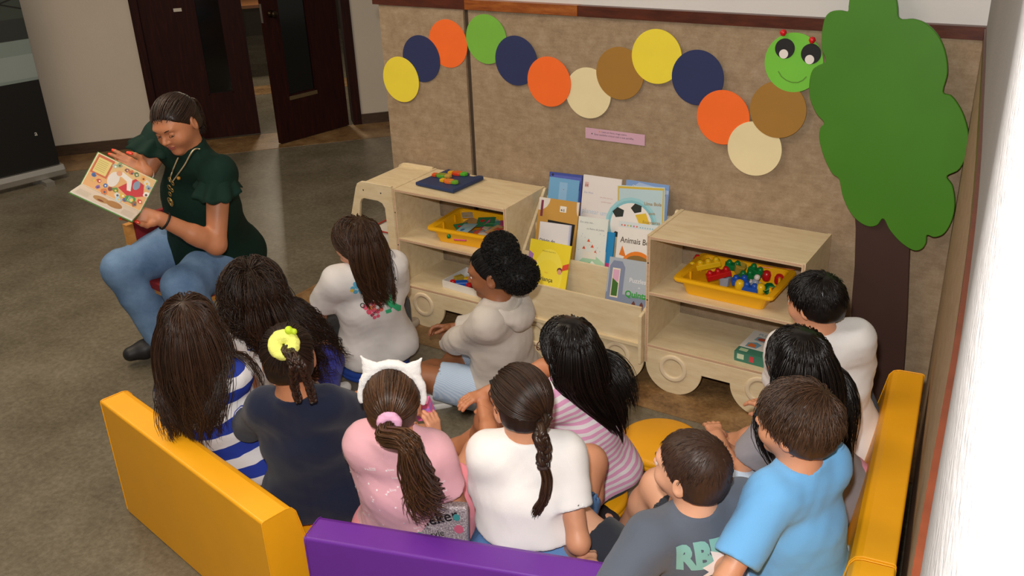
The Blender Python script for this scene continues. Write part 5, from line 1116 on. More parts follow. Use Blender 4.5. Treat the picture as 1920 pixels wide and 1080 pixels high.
def knee_leg(p, sd, knee, foot, toe=None):
    """world knee and foot; the chain is solved with the knee as pole."""
    kn = p.W(knee); ft = p.W(foot); h = p.hj[sd]; pole = kn - (h + ft) / 2; p.set_leg(sd, pole, ft, p.f if toe is None else toe, False)
def rest_arm(p, sd, fwd=.27, lat=.09, z=.40, hn=(0, 0, -1), pole=None, curl=.35):
    t = p.hips + p.f * fwd * p.k + p.r * sd * lat * p.k; t[2] = z; p.set_arm(sd, t, (p.r * sd * .25 + np.array([0, 0, -1.]) - p.f * .2) if pole is None else pole, None, hn, curl, world=False)
def back(p, px, py, off=.085):
    return at_plane(px, py, (p.S - p.f * off) + p.o, p.f) - p.o

# ---- the woman reading
W_ = Person('woman in a dark green ruffled blouse and blue jeans reading aloud from a picture book', (-3.27, 2.50), (-3.305, 2.565, .480), tuple(at(331, 231, 1.135)), (.22, -1), 'warm', 1.25, tilt=-.36, roll=-.12, sitdir=(.02, -1), girth=1.22, headsize=1.02, chub=1.08, neckback=.045, shw=1.26)
W_.hairdark = '#17100c'
W_.th = .345; W_.sn = .385
knee_leg(W_, 1, (-3.54, 2.28, .50), (-3.45, 2.36, .085), [-.3, -.6, 0]); knee_leg(W_, -1, (-3.10, 2.18, .50), (-3.04, 2.27, .085), [0, -.6, 0])
bkn = np.array([.76, -.50, .42]); bp0 = at(263, 397, .865)
BK = [at_plane(x, y, bp0, bkn) for x, y in ((187, 287), (281.5, 352.6), (263, 397), (152, 345))]
bkb = bp0 - _n(bkn) * .026
hR_ = at_plane(272, 322, bkb, bkn); hL_ = at_plane(298, 409, bkb, bkn)
edge = _n(BK[1] - BK[0]); dn_ = _n(BK[3] - BK[0])
W_.set_arm(1, hR_, [-1, .3, -.7], hd=_n(at_plane(238, 308, bkb, bkn) - hR_), hn=_n(bkn), curl=.06, thumb=.75)
W_.set_arm(-1, hL_, [.3, .3, -1], hd=_n(at_plane(262, 402, bkb, bkn) - hL_), hn=_n(bkn), curl=.06, thumb=.75)
W_.build_body(closed=True, h=.007)
gm = plain('green_crepe', '#0e2a22', .8, bump=.3, bscale=500, spec=.2)
W_.shirt(gm, sleeve=.16, grow=.012, loose=.022, hem=-.050, fold=.0048, cuff=.016, neck_r=.047, name='blouse', neck_drop=.004)
jm = denim('jeans_light', '#7d9cc0', '#4a678e'); W_.bottoms(jm, frac=1.07, grow=.014, name='jeans', top=.06, fold=.005, flare=.050)
W_.shoes(plain('shoe_dark', '#1c1a1c', .5), name='shoe')
for sd in (-1, 1):                                                   # scalloped ruffle at each sleeve
    sh, e, w = W_.arm[sd]; d = _n(e - sh); c = sh + d * .005; X = _n(np.cross(d, [.1, .9, .2])); Y = np.cross(d, X); V = []; Q = []; n = 72; k = 7
    up_ = W_.u - d * (W_.u @ d)
    for i in range(n):
        a = 6.28318 * i / n; dr = X * math.cos(a) + Y * math.sin(a); top = max(0, dr @ _n(up_)) ; 
        for j in range(k):
            t = j / (k - 1); rr = .062 + .045 * t * (.55 + .6 * top) + .010 * t * math.sin(a * 9) ; V.append(c + dr * rr + d * (.085 * t * (.45 + .8 * top) * (1 + .10 * abs(math.sin(a * 7)))))
    for i in range(n):
        for j in range(k - 1): a = i * k + j; b = ((i + 1) % n) * k + j; Q.append((a, b, b + 1, a + 1))
    o = npmesh('sleeve_ruffle', np.array(V), np.array(Q), gm, W_.root); mo = o.modifiers.new('s', 'SOLIDIFY'); mo.thickness = .003
W_.pulled(HB, (0, -1, .18), n=950, r=.0023, off=.006, front=.36)
pb_ = W_.H.p(0, -.105, .03)
W_.tail(HB, None, [pb_, pb_ + np.array([.0, .035, -.02]), pb_ + np.array([.0, .045, -.07]), pb_ + np.array([.0, .045, -.13])], n=200, r=.003, width=.018, wave=.006, fan=1.1)
# necklace
nk = W_.neck; cf = W_.f; r_ = W_.r; S_ = W_.S
def chest(px, py, off=-.118): return at_plane(px, py, (W_.S + W_.f * .118) + W_.o, W_.f) - W_.o
gold = plain('gold_metal', '#c9a866', .3, .8)
npth = [chest(*q) for q in ((334, 296), (327, 312), (321, 328), (318, 340))]
npt2 = [W_.neck - r_ * .050 - cf * .015 + W_.u * .012] + [chest(*q) for q in ((362, 282), (347, 308), (335, 325), (324, 340))]
nck = thing('necklace', 'long pale necklace of beads and rings with a leaf pendant on the green blouse', 'necklace', tuple(W_.o))
tw = W_.tree()
def snap(p, off=.006):
    o_ = CO - W_.o; d_ = _n(p - o_); h_ = tw.ray_cast(Vector(o_), Vector(d_), 6.); return np.array(h_[0]) - d_ * off if h_[0] is not None and np.linalg.norm(np.array(h_[0]) - p) < .09 else np.asarray(p)
for pth in (npth, npt2): tube_obj('chain', [[snap(q) for q in smooth_path(pth, 26)]], .0026, plain('bead_cream', '#cdbd98', .45), nck)
for (px, py, rr) in ((319, 337, .011), (324, 344, .009), (318, 352, .012), (323, 357, .009), (319, 364, .010)):
    c = snap(chest(px, py), .009); tube_obj('ring_link', [[c + (r_ * math.cos(a) * .8 + W_.u * math.sin(a) * 1.15) * rr for a in np.linspace(0, 6.2, 16)]], .0022, gold, nck, closed=True)
c = snap(chest(320, 379), .009); tube_obj('leaf_pendant', [[c + r_ * math.sin(a) * .014 * (1 + .3 * math.cos(a)) + W_.u * math.cos(a) * .022 for a in np.linspace(0, 6.2, 20)], [c + r_ * math.sin(a) * .008 + W_.u * math.cos(a) * .013 for a in np.linspace(0, 6.2, 20)]], .0028, gold, nck, closed=True)
c = snap(chest(335, 334), .010); lathe('amber_bead', [(0, -.008), (.006, -.005), (.008, 0), (.006, .005), (0, .008)], plain('amber', '#c98a2c', .3), nck, loc=tuple(c), n=16)
def band(p, idx, t, m, label=None, r=.0245, w=.006, name='bracelet', cat='bracelet', thick=.004):
    sh, e, ww = p.arm[idx]; c = ww + (e - ww) * t; d = _n(e - ww); X = _n(np.cross(d, [.2, .5, .8])); Y = np.cross(d, X); R2 = (r + .0155 * min(t, .5)) * p.k
    V = []; Q = []; n = 28
    for i in range(n):
        a = 6.28318 * i / n; q = X * math.cos(a) + Y * math.sin(a)
        for rr, s_ in ((R2, -w), (R2 + thick, -w), (R2 + thick, w), (R2, w)): V.append(c + q * rr + d * s_)
    for i in range(n):
        for j in range(4): Q.append((i * 4 + j, ((i + 1) % n) * 4 + j, ((i + 1) % n) * 4 + (j + 1) % 4, i * 4 + (j + 1) % 4))
    o = npmesh(name, np.array(V), np.array(Q), m, None, smooth=False); o.location = p.o
    return tag(o, label, cat)
band(W_, -1, .10, plain('black_cord', '#15130f', .6), 'black bracelet on the reading woman\'s left wrist', w=.004)
band(W_, 1, .08, plain('white_watch', '#dcdad6', .4), 'white wristwatch on the reading woman\'s right wrist', name='wristwatch', cat='watch', w=.009)
red_n = plain('nail_coral', '#f0401f', .25)
for (w, hd, hp, fr, th), nn in zip(W_.hand, (2, 3)):
    tips = [th[:2]] + [q for q in fr[:nn]]
    for k_, (tp, dv_) in enumerate(tips):
        nr_ = -th[2] if k_ else _n(np.cross(dv_, th[2]) * 0 + bkn)
        V, Q = sdf_mesh([el(tp + nr_ * .0052 + dv_ * .004, np.stack([_n(np.cross(dv_, nr_)), dv_, nr_], 1), (.0065, .0115, .0035), .0)], .0015); npmesh('fingernail', V, Q, red_n, W_.root)
# the open picture book in her hands
ob = thing('open_picture_book', 'large open picture book with a busy kitchen scene, held by the woman', 'book', tuple(BK[3]))
A_, B_, C_, D_ = [q - BK[3] for q in BK]; u1 = _n(C_ - D_); v1 = _n((A_ - D_) - u1 * ((A_ - D_) @ u1)); wn1 = _n(np.cross(u1, v1)); wd_ = np.linalg.norm(C_ - D_) ; ht = np.linalg.norm(A_ - D_)
wd_ = max(wd_, np.linalg.norm(B_ - A_)); M1 = frame_M(D_, u1, v1, wn1)
prism('page_block', [(0, 0), (wd_, 0), (wd_, ht), (0, ht)], M1 @ Matrix.Translation((0, 0, -.008)), .008, ink('#e6dcc4'), ob, bevel=.0015, seg=1)
prism('cover', [(-.003, -.003), (wd_ + .003, -.003), (wd_ + .003, ht + .003), (-.003, ht + .003)], M1 @ Matrix.Translation((0, 0, -.0105)), .0022, ink('#4f8a2f'), ob)
F = Flat(); F.rect(.003, .003, wd_ - .003, ht - .003, '#d9a56a').rect(.006, ht * .42, wd_ * .30, ht * .97, '#c1613a').rect(.012, ht * .47, wd_ * .27, ht * .90, '#dcc878')
for k in range(6): F.line([(wd_ * .07, ht * (.83 - .055 * k)), (wd_ * .23, ht * (.83 - .055 * k))], .0012, '#8f8350')
F.rect(wd_ * .30, ht * .62, wd_ * .98, ht * .98, '#d8b47a').poly([(wd_ * .52, ht * .35), (wd_ * .70, ht * .78), (wd_ * .86, ht * .72), (wd_ * .93, ht * .42), (wd_ * .74, ht * .22)], '#c01f28').poly([(wd_ * .42, ht * .62), (wd_ * .48, ht * .80), (wd_ * .66, ht * .72), (wd_ * .72, ht * .40), (wd_ * .66, ht * .38), (wd_ * .60, ht * .60), (wd_ * .50, ht * .66)], '#e3dcd4').disc(wd_ * .40, ht * .50, .020, '#dcd6d0', ry=.030).disc(wd_ * .76, ht * .62, .012, '#7f8fa6', ry=.018).disc(wd_ * .44, ht * .72, .010, '#d99a74')
for i, (a, b, c, q) in enumerate(((.33, .85, '#9fb6a8', .010), (.38, .93, '#8aa07a', .010), (.52, .90, '#7c4a5a', .009), (.60, .88, '#c76a3a', .010), (.68, .90, '#5a7a4a', .009), (.80, .88, '#e0a050', .010), (.88, .80, '#d8d2c6', .012), (.94, .70, '#8fa9b8', .010), (.33, .25, '#3f66a8', .008), (.42, .22, '#8a3a2a', .010), (.50, .25, '#5a8a3c', .011), (.56, .15, '#cfd0c8', .012), (.64, .20, '#d2b23a', .010), (.70, .12, '#4a5fa0', .009), (.78, .20, '#3f8a3c', .018), (.86, .12, '#8a5a3c', .010), (.92, .25, '#c8452a', .010), (.95, .5, '#e3e0d8', .013), (.14, .25, '#cfa56a', .010), (.10, .38, '#3a62a4', .009), (.22, .30, '#b8452f', .009), (.24, .12, '#7a5aa0', .008), (.60, .05, '#a8c7d8', .010), (.36, .08, '#c9743c', .011))):
    F.poly([(wd_ * a + q * 1.15 * (.55 + .6 * rng.random()) * math.cos(t + i), ht * b + q * 1.15 * (.55 + .6 * rng.random()) * math.sin(t + i)) for t in np.linspace(0, 6.28, 6 + i % 4, endpoint=False)], c).disc(wd_ * a + q * .2, ht * b - q * .1, q * .38, ('#efe4cf', '#6a3322', '#e0b83c', '#41506e')[i % 4], n=7)
for k in range(4): F.line([(wd_ * (.74 + .02 * k), ht * .12), (wd_ * (.74 + .02 * k), ht * .26)], .0012, '#e3efe0')
F.build('page_print', M1, ob, off=.0002, base=.0003)
E1 = at(152, 362, .84); rE = ray(152, 362); E0 = BK[3] + CO * 0
dE = _n((CO + rE * (np.linalg.norm(BK[3] - CO) - .10)) - BK[3]); pc = D_ + dE * .0; v2 = _n(-wn1 * -1 * .0 + dE); v2 = _n((CO + _n(rE) * (np.linalg.norm(BK[3] - CO) - .13)) - BK[3]); v2 = v2 - u1 * (v2 @ u1); v2 = _n(v2); wn2 = _n(np.cross(v2, u1)); 
M2 = frame_M(D_, u1, v2, -wn2 if (wn2 @ (CO - BK[3])) < 0 else wn2)
M2 = Matrix(((u1[0], v2[0], M2[0][2], D_[0]), (u1[1], v2[1], M2[1][2], D_[1]), (u1[2], v2[2], M2[2][2], D_[2]), (0, 0, 0, 1)))
prism('page_block', [(0, 0), (wd_, 0), (wd_, .17), (0, .17)], M2 @ Matrix.Translation((0, 0, -.006)), .006, ink('#e2dace'), ob, bevel=.001, seg=1)
prism('cover', [(-.003, 0), (wd_ + .003, 0), (wd_ + .003, .174), (-.003, .174)], M2 @ Matrix.Translation((0, 0, -.0085)), .0022, ink('#4f8a2f'), ob)
F = Flat(); F.rect(.003, .003, wd_ - .003, .166, '#d8cfc4')
for k in range(7): F.line([(wd_ * .05, .15 - .012 * k), (wd_ * .25, .15 - .012 * k)], .0015, '#8a8478'); F.line([(wd_ * .78, .15 - .012 * k), (wd_ * .96, .15 - .012 * k)], .0015, '#8a8478')
F.disc(wd_ * .42, .09, .030, '#b08a5a', ry=.045).disc(wd_ * .62, .08, .028, '#a87c4c', ry=.05).disc(wd_ * .42, .11, .012, '#7a3a26'); F.build('page_print', M2, ob, off=.0002, base=.0003)
# her chair
ch = thing('wooden_chair', 'light wooden chair with red upholstery under the reading woman', 'chair', (-3.30, 2.50, 0), math.radians(82))
wm_ = mat_wood('chair_beech', '#b4752f', '#c98a42', '#d69c55', (3, 3, 12), .4); rm = plain('red_upholstery', '#7e1018', .8, bump=.3)
box('seat', -.21, .21, -.20, .20, .362, .395, rm, ch, bevel=.012, seg=3); box('seat_frame', -.20, .20, -.19, .19, .335, .362, wm_, ch, bevel=.003)
for sx in (-1, 1):
    box('leg', sx * .19 - .018, sx * .19 + .018, -.19, -.154, 0, .335, wm_, ch, bevel=.004); box('leg', sx * .205 - .016, sx * .205 + .016, .185, .22, 0, .64, wm_, ch, bevel=.004)
box('backrest', -.188, .188, .188, .212, .47, .66, rm, ch, bevel=.010, seg=3)
for sx in (-1, 1): box('stretcher', sx * .19 - .01, sx * .19 + .01, -.155, .19, .16, .185, wm_, ch, bevel=.003)

# ---- A: girl in blue and white hoops, far left
A = Person('girl with long brown hair in a blue and white hooped shirt, leftmost child', (-2.19, 1.69), (-2.19, 1.69, .285), (-2.235, 1.600, .775), (-.72, .69), 'tan', 1.0, tilt=-.05, sitdir=(-.5, .87), headsize=.90, drop=.045)
legs(A, 'bench'); rest_arm(A, -1, .22, .12, .38); A.set_arm(1, at(424, 648, .47), A.r * .9 + np.array([0, 0, -.6]), None, (0, 0, -1), .3)
A.build_body(); sm_ = stripes('hooped_jersey', '#e6e2e4', '#2c3f9e', A.u + A.f * .15, .088, .5, .2, .006)
A.shirt(sm_, sleeve=.36, loose=.02, fold=.0055, seed=2); A.bottoms(cloth('navy_shorts', '#1d2347'), .3)
F = Flat(); F.poly(circ(0, 0, .021, 8), '#2c3f9e').poly(circ(0, 0, .018, 8), '#e6e2e4').poly(circ(0, 0, .016, 8), '#2c3f9e').text('6', -.008, -.0105, .028, '#e6e2e4', bold=.02)
c_ = back(A, 447, 790, .10); A.print_on(F, c_, A.r - A.u * .25, A.u + A.r * .25, A.f, 'number_badge')
A.long_hair(HM, n=2300, L=.33, r=.0017, sides=3, seg=13, wave=.014, wf=2.2, layers=.016, seed=11, gather=.5)
A.shoes(plain('shoe_white', '#d8d6d2', .5))

# ---- B: girl with long curly hair
B = Person('girl with long dark curly hair in a white lettered top and blue shorts', (-2.43, 2.10), (-2.43, 2.10, .125), (-2.485, 2.070, .635), (-.70, .71), 'tan', 1.0, sitdir=(-.75, .66), tilt=.02, headsize=.92)
legs(B, 'cross'); rest_arm(B, -1, .2, .1, .26); rest_arm(B, 1, .2, .1, .26)
B.build_body(); B.shirt(cloth('white_cotton_b', '#dedad6'), sleeve=.0 + .28, seed=4, fold=.0048, loose=.016)
B.bottoms(cloth('royal_blue_cotton', '#2b34a8'), .46, grow=.024)
F = Flat(); F.text('PR', -.02, .012, .062, '#3a3f9c', bold=.05, sx=.9).text('PR', -.02, .012, .062, '#b3203a', bold=.025, sx=.9).text('S', .005, -.055, .055, '#3f4aa5')
c_ = back(B, 455, 640, .10); B.print_on(F, c_, B.r - B.u * .12, B.u + B.r * .12, B.f, 'lettering')
ca_ = back(B, 610, 695, .03)
B.long_hair(HB, n=2400, L=.35, r=.0018, wave=.020, wf=4.2, layers=.050, seed=12, grav=.42, curl_start=.10, seg=20, sides=3, drift=B.r * .11, clump=10, lside=.7)
B.shoes(plain('shoe_white', '#d8d6d2', .5))

# ---- C: girl in navy sweater, twin braids from a yellow scrunchie
C = Person('girl in a navy sweater with twin braids and a fluffy yellow scrunchie', (-1.86, 1.68), (-1.86, 1.68, .285), (-1.835, 1.612, .775), (-.70, .72), 'warm', 1.02, sitdir=(-.52, .86), girth=1.0, tilt=-.12, shw=.92, headsize=.92, drop=.010)
legs(C, 'bench'); rest_arm(C, -1, .24, .13, .40, pole=-C.r + np.array([0, 0, -.5])); rest_arm(C, 1, .24, .13, .40, pole=C.r + np.array([0, 0, -.5]))
C.build_body(); C.shirt(cloth('navy_knit', '#151c33', bump=.5, bs=500), sleeve=.95, grow=.013, loose=.02, fold=.0055, seed=6, long=True, name='sweater', neck_r=.043); C.bottoms(cloth('pink_shorts_c', '#c23a78'), .35, grow=.008)
C.pulled(hair_mat('hair_dark_brown_tight', '#0c0806', '#33211a'), (0, -.80, .52), n=950, r=.0023, seed=21); cT = C.H.surf(np.array([[0, -.80, .52]]), .012)[0]
Rb = C.H.R; sc_ = plain('yellow_fleece', '#eef07a', .95, bump=.8, bscale=350)
def scrunchie(p, c, axis, R0, r0, m, label, lumps=9, squash=1.0):
    X = _n(np.cross(axis, [.3, .1, .9])); Y = np.cross(_n(axis), X); prs = []
    for i in range(lumps * 2): a = 6.28318 * i / (lumps * 2); prs.append(el(c + (X * math.cos(a) + Y * math.sin(a)) * R0, np.eye(3), np.full(3, r0 * (1.1 if i % 2 else .86)), r0 * .5))
    V, Q = sdf_mesh(prs, r0 * .22, fold=(r0 * .12, 260, 2, (0, 0, 1))); o = npmesh('scrunchie', V, Q, m, None); o.location = p.o; return tag(o, label, 'hair tie')
s0 = scrunchie(C, cT, C.H.R @ np.array([0, -.85, .5]), .025, .0165, sc_, 'fluffy pale yellow scrunchie around the twin braids')
V, Q = sdf_mesh([el(cT + C.H.R @ np.array([.018, -.0, .040]), np.eye(3), (.011, .011, .012), .004), el(cT + C.H.R @ np.array([.032, 0, .034]), np.eye(3), (.008, .008, .009), .004)], .003); npmesh('scrunchie_knot', V + 0, Q, plain('lime_knot', '#c6e22a', .7), s0)
hb = hair_mat('hair_braids', '#0e0907', '#3d2418')
for (q0, q1, q2, sd) in (((548, 680), (551, 720), (560, 752), 1), ((560, 678), (577, 715), (588, 752), 2)):
    C.braid(hb, [cT + C.H.R @ np.array([.004 * sd, -.014, -.01]), back(C, *q0, .112), back(C, *q1, .100), back(C, *q2, .096)], width=.0085, r=.0062, turns=5, seed=sd)
C.shoes(plain('shoe_white', '#d8d6d2', .5))

# ---- D: girl in the printed white T-shirt, left of the bookcase
D = Person('long-haired girl in a white T-shirt with floral gallery print, on a blue cushion', (c3[0], c3[1]), (c3[0] + .03, c3[1] + .0, .140), (-2.462, 2.601, .655), (-.94, -.34), 'tan', 1.02, sitdir=(-.80, .60), tilt=-.02, shw=1.15, girth=1.05, headsize=.90)
legs(D, 'cross'); D.set_arm(-1, at(600, 612, .18), -D.r + np.array([0, 0, -.4]), None, (0, 0, -1), .4); rest_arm(D, 1, .2, .1, .25)
D.build_body(); D.shirt(cloth('white_cotton_d', '#dedad8'), sleeve=.40, loose=.022, fold=.0048, seed=7, cuff=.016); D.bottoms(cloth('black_shorts', '#16171a'), .38, grow=.010)
e_ = _n(back(D, 757, 530) - back(D, 680, 582)); up_ = _n(np.cross(e_, -D.f)); up_ = up_ if up_[2] > 0 else -up_; e_ = _n(e_ - D.f * (e_ @ D.f))
F = Flat()
for (x, y, r_0, c) in ((.07, .085, .034, '#5fb4d2'), (.10, .060, .030, '#69bcd8'), (.04, .095, .022, '#58aacb'), (.125, .12, .026, '#d9485a'), (.10, .135, .018, '#e2606a'), (.03, -.012, .024, '#e0506e'), (.055, -.03, .022, '#e46a5e'), (.03, -.045, .018, '#df5a78'), (.135, .02, .026, '#d79ac8'), (.15, .05, .022, '#e0a8d2')): flower(F, x, y, r_0 * .75, c)
for (x, y, c) in ((.07, .085, '#e2c33a'), (.135, .02, '#d8b23a'), (.03, -.012, '#e8843a'), (.14, .075, '#e6c24a'), (.02, .1, '#e0bb44')): F.disc(x, y, .008, c)
F.poly([(.085, -.02), (.105, -.02), (.115, -.075), (.125, -.12), (.112, -.135), (.103, -.12), (.098, -.08), (.07, -.06), (.065, -.075), (.085, -.09), (.092, -.075), (.088, -.05)], '#2fae78').poly([(.10, -.03), (.125, .02), (.118, .022), (.09, -.03)], '#2fae78').poly([(.113, -.06), (.135, -.035), (.138, -.01), (.128, -.03), (.11, -.045)], '#2fae78')
F.text('OPEN', .0, .0, .026, '#1c1c20', bold=.02).text('GALLERY', .083, .012, .026, '#1c3a34', bold=.02).text('PROVENCE', .035, -.022, .013, '#2a2226', bold=.02).text('EXPOSITION 1890', .012, -.042, .014, '#1c1c20', bold=.02)
c_ = back(D, 680, 582, .1); D.print_on(F, c_, e_, up_, D.f, 'floral_print', cell=.01)
D.long_hair(hair_mat('hair_ombre', '#170d07', '#553823'), n=2300, L=.255, r=.0017, sides=3, seg=13, wave=.014, wf=2.0, layers=.014, seed=13, curl_start=.45, gather=.6, drift=D.r * .08)
D.shoes(plain('shoe_beige', '#b9aa95', .5))

# ---- E: girl with afro puffs in a beige hoodie
E_ = Person('girl with black afro puffs in a beige hoodie, cross-legged by the shelves', (-1.89, 2.76), (-1.88, 2.75, .10), (-1.845, 2.655, .625), (-.93, -.36), 'brown', 1.03, sitdir=(-.97, -.10), tilt=-.16, shw=1.0, headsize=.94)
knee_leg(E_, -1, (-2.20, 2.60, .13), (-2.13, 2.86, .055), [-.5, .8, 0]); knee_leg(E_, 1, (-2.13, 2.99, .10), at(822, 738, .055), [-.6, -.7, 0])
E_.set_arm(-1, at(838, 640, .22), -E_.r * .5 + np.array([0, 0, -1.]), [-.8, .45, .2], [.5, .7, -.2], .9); E_.set_arm(1, at(846, 615, .27), E_.r * .6 + np.array([0, 0, -1.]), [-.75, -.45, .1], [-.2, -.7, -.5], .7)
E_.build_body(); hm_ = cloth('beige_fleece', '#c9c1b8', bump=.5, bs=450)
hood = []
E_.shirt(hm_, sleeve=.93, grow=.018, loose=.022, fold=.0055, seed=9, long=True, name='hoodie', extra=hood, cuff=.012)
S0 = E_.neck; RH = np.stack([E_.r, _n(E_.f + E_.u * .45), _n(E_.u - E_.f * .45)], 1)
hv_, hq_ = sdf_mesh([el(S0 - E_.f * .052 - E_.u * .016, RH, (.098, .078, .040), .01), el(S0 - E_.f * .098 - E_.u * .060, RH, (.068, .040, .040), .03), el(S0 - E_.f * .030 + E_.u * .026, RH, (.074, .062, .040), .010, 's')], .0055, fold=(.006, 46, 4, E_.u))
npmesh('hood', hv_, hq_, hm_, E_.root)
E_.bottoms(stripes('seersucker', '#a9c0dc', '#bfd0e4', E_.r, .006, .5), .36, grow=.02); E_.shoes(plain('shoe_white', '#d8d6d2', .5), sole=plain('rubber_white', '#e5e2dc', .6))
hk = hair_mat('hair_afro', '#050404', '#120d0b', .6); E_.pulled(hk, (.05, -.86, .42), n=950, r=.0023, seed=22, front=.50)
def puff(p, c, R0, m, n=1500, seed=3, name='afro_puff', Ls=.02):
    r_ = np.random.default_rng(seed); V, Q = sdf_mesh([el(c, np.eye(3), np.asarray(R0) * .90, .0)], .006, fold=(.006, 120, seed, (0, 0, 1))); o = npmesh(name, V, Q, m, p.root)
    d = _nn(r_.normal(size=(n, 3))); P0 = c + d * R0 * .86; t = np.linspace(0, 1, 9); A = _nn(np.cross(d, r_.normal(size=(n, 3)))); B = np.cross(d, A); ph = r_.random((n, 1)) * 6.28
    X = P0[:, None] + d[:, None] * (t * Ls)[None, :, None] + (A[:, None] * np.cos(t * 11 + ph)[..., None] + B[:, None] * np.sin(t * 11 + ph)[..., None]) * .0038
    strands('curl', X, np.full((n, 9), .0011), m, p.root, 3, 1)['kind'] = 'stuff'
hp_ = E_.H; puff(E_, at(938, 468, .735) - E_.o, np.array([.062, .060, .060]), hk, seed=3); puff(E_, at(972, 515, .655) - E_.o, np.array([.070, .070, .066]), hk, seed=5)
puff(E_, at(952, 492, .700) - E_.o, np.array([.050, .050, .050]), hk, n=700, seed=7)

# ---- F: girl with glasses in pink and white stripes
Fg = Person('girl with long straight black hair and glasses in a pink and white striped shirt', (c2[0], c2[1]), (c2[0] + .02, c2[1], .145), (-1.285, 2.235, .655), (-.97, .10), 'warm', 1.03, sitdir=(-.88, .48), tilt=-.10, shw=1.02, headsize=.88)
knee_leg(Fg, -1, at(925, 790, .34), at(895, 868, .06), [-.9, -.3, 0]); knee_leg(Fg, 1, at(945, 735, .34), at(862, 838, .06), [-.9, -.1, 0])
Fg.set_arm(-1, at(905, 752, .40), -Fg.r * 1.0 + np.array([0, 0, -.7]), [-.2, .85, 0], [0, 0, -1], .4); Fg.set_arm(1, at(912, 735, .42), Fg.r * .9 + np.array([0, 0, .1]), [-.5, -.8, -.1], [0, 0, -1], .3)
Fg.build_body(); Fg.shirt(stripes('pink_stripes', '#e9e3e6', '#e3a3c8', Fg.u - Fg.f * .1, .0235, .5, .1, .002), sleeve=.34, loose=.020, fold=.005, seed=10); Fg.bottoms(denim('denim_short_f', '#5d7fae', '#3d5b88'), .3)
Fg.long_hair(HK, n=2300, L=.34, r=.0017, sides=3, seg=13, wave=.002, wf=1.2, layers=.009, seed=14, curl_start=.5, gather=1.6, drift=Fg.r * .22)
gl = plain('glasses_brown', '#4a2418', .25)
def glasses(p, label):
    H = p.H; g = thing('glasses', label, 'glasses', tuple(p.o))
    for sx in (-1, 1):
        tube_obj('rim', [[H.p(sx * .032 + .021 * math.cos(a), .098, .001 + .016 * math.sin(a)) for a in np.linspace(0, 6.1, 20)]], .0018, gl, g, closed=True)
        tube_obj('temple', [[H.p(sx * .053, .097, .004), H.p(sx * .070, .05, .004), H.p(sx * .079, .0, .002), H.p(sx * .080, -.012, -.008)]], .0018, gl, g)
    tube_obj('bridge', [[H.p(-.011, .100, .002), H.p(0, .104, .004), H.p(.011, .100, .002)]], .0018, gl, g)
glasses(Fg, 'brown framed glasses on the girl in pink and white stripes')
band(Fg, 1, .14, plain('black_cord', '#15130f', .6), 'thin black wristband on the striped girl\'s forearm', w=.006)
gsm = plain('gold_sandal', '#b39a58', .35, .6)
def sandals(p, m):
    for sd, (h_, kn, a, toe) in p.leg.items():
        K = p.k; dn = _n(a - kn); dn = np.array([0, 0, -1.]); toe = _n([toe[0], toe[1], 0]); sdv = np.cross(toe, dn)
        V, Q = sdf_mesh([el(a + toe * .045 * K + dn * .040 * K, np.stack([sdv, toe, dn], 1), (.040 * K, .115 * K, .010), 0)], .004); o = npmesh('sandal', V, Q, m, p.root)
        tube_obj('strap', [[a + toe * .06 * K + (sdv * math.cos(t) * .036 - dn * math.sin(t) * .030) * K + dn * .012 * K for t in np.linspace(-.4, 3.54, 14)], [a + toe * .10 * K + (sdv * math.cos(t) * .034 - dn * math.sin(t) * .026) * K + dn * .018 * K for t in np.linspace(-.4, 3.54, 14)], [a + (sdv * math.cos(t) * .034 + toe * math.sin(t) * .034) * K - dn * .012 for t in np.linspace(0, 6.28, 14)]], .0058, m, o, flat=.4)['kind'] = 'stuff'
sandals(Fg, gsm)

# ---- G: girl with cat ears
G = Person('girl in a pink T-shirt with a white cat-ear headband and curled ponytail', (-1.475, 1.665), (-1.475, 1.665, .285), tuple(at(737, 752, .765)), (-.50, .87), 'tan', 1.0, sitdir=(-.30, .95), tilt=-.05, roll=-.05, shw=.92, headsize=.88)
legs(G, 'bench'); knee_leg(G, 1, at(872, 900, .40), at(862, 925, .08)); 
G.set_arm(1, at(818, 826, .56), G.r * .3 + np.array([0, 0, -1.]), [-.25, .15, .95], [-.85, .1, .1], .55, .5); rest_arm(G, -1, .2, .08, .42)
G.build_body(); pt = cloth('pink_cotton', '#e2aab4'); G.shirt(pt, sleeve=.32, loose=.022, fold=.0048, seed=12, cuff=.014); G.bottoms(cloth('coral_shorts', '#ee8f9c'), .30, grow=.026)
F = Flat()
for i in range(84):
    x, y = (rng.random() - .5) * .30, (rng.random() - .5) * .34; a = rng.random() * 3
    if i % 3 == 0: F.poly([(x, y), (x + .008 * math.cos(a), y + .008 * math.sin(a)), (x + .006 * math.cos(a + 1.2), y + .006 * math.sin(a + 1.2))], '#f3e9ea').poly([(x, y), (x - .008 * math.cos(a), y - .008 * math.sin(a)), (x - .006 * math.cos(a + 1.2), y - .006 * math.sin(a + 1.2))], '#f3e9ea')
    elif i % 3 == 1: F.text('love', x, y, .011, '#f3e9ea', rot=.2, bold=.01)
    else: F.disc(x, y, .0028, '#f3e9ea', n=6)
G.print_on(F, G.S - G.u * .16, G.r, G.u, G.f, 'white_motifs', cell=.02)['kind'] = 'stuff'
G.pulled(HC, (.06, -.93, -.30), n=950, r=.0023, seed=23); gT = G.H.surf(np.array([[.06, -.93, -.30]]), .012)[0]
o = scrunchie(G, gT, G.H.R @ np.array([0, -1, 0]), .020, .0115, plain('pink_scrunchie', '#e3a9c8', .7), 'pink scrunchie holding the ponytail of the cat-ear girl')
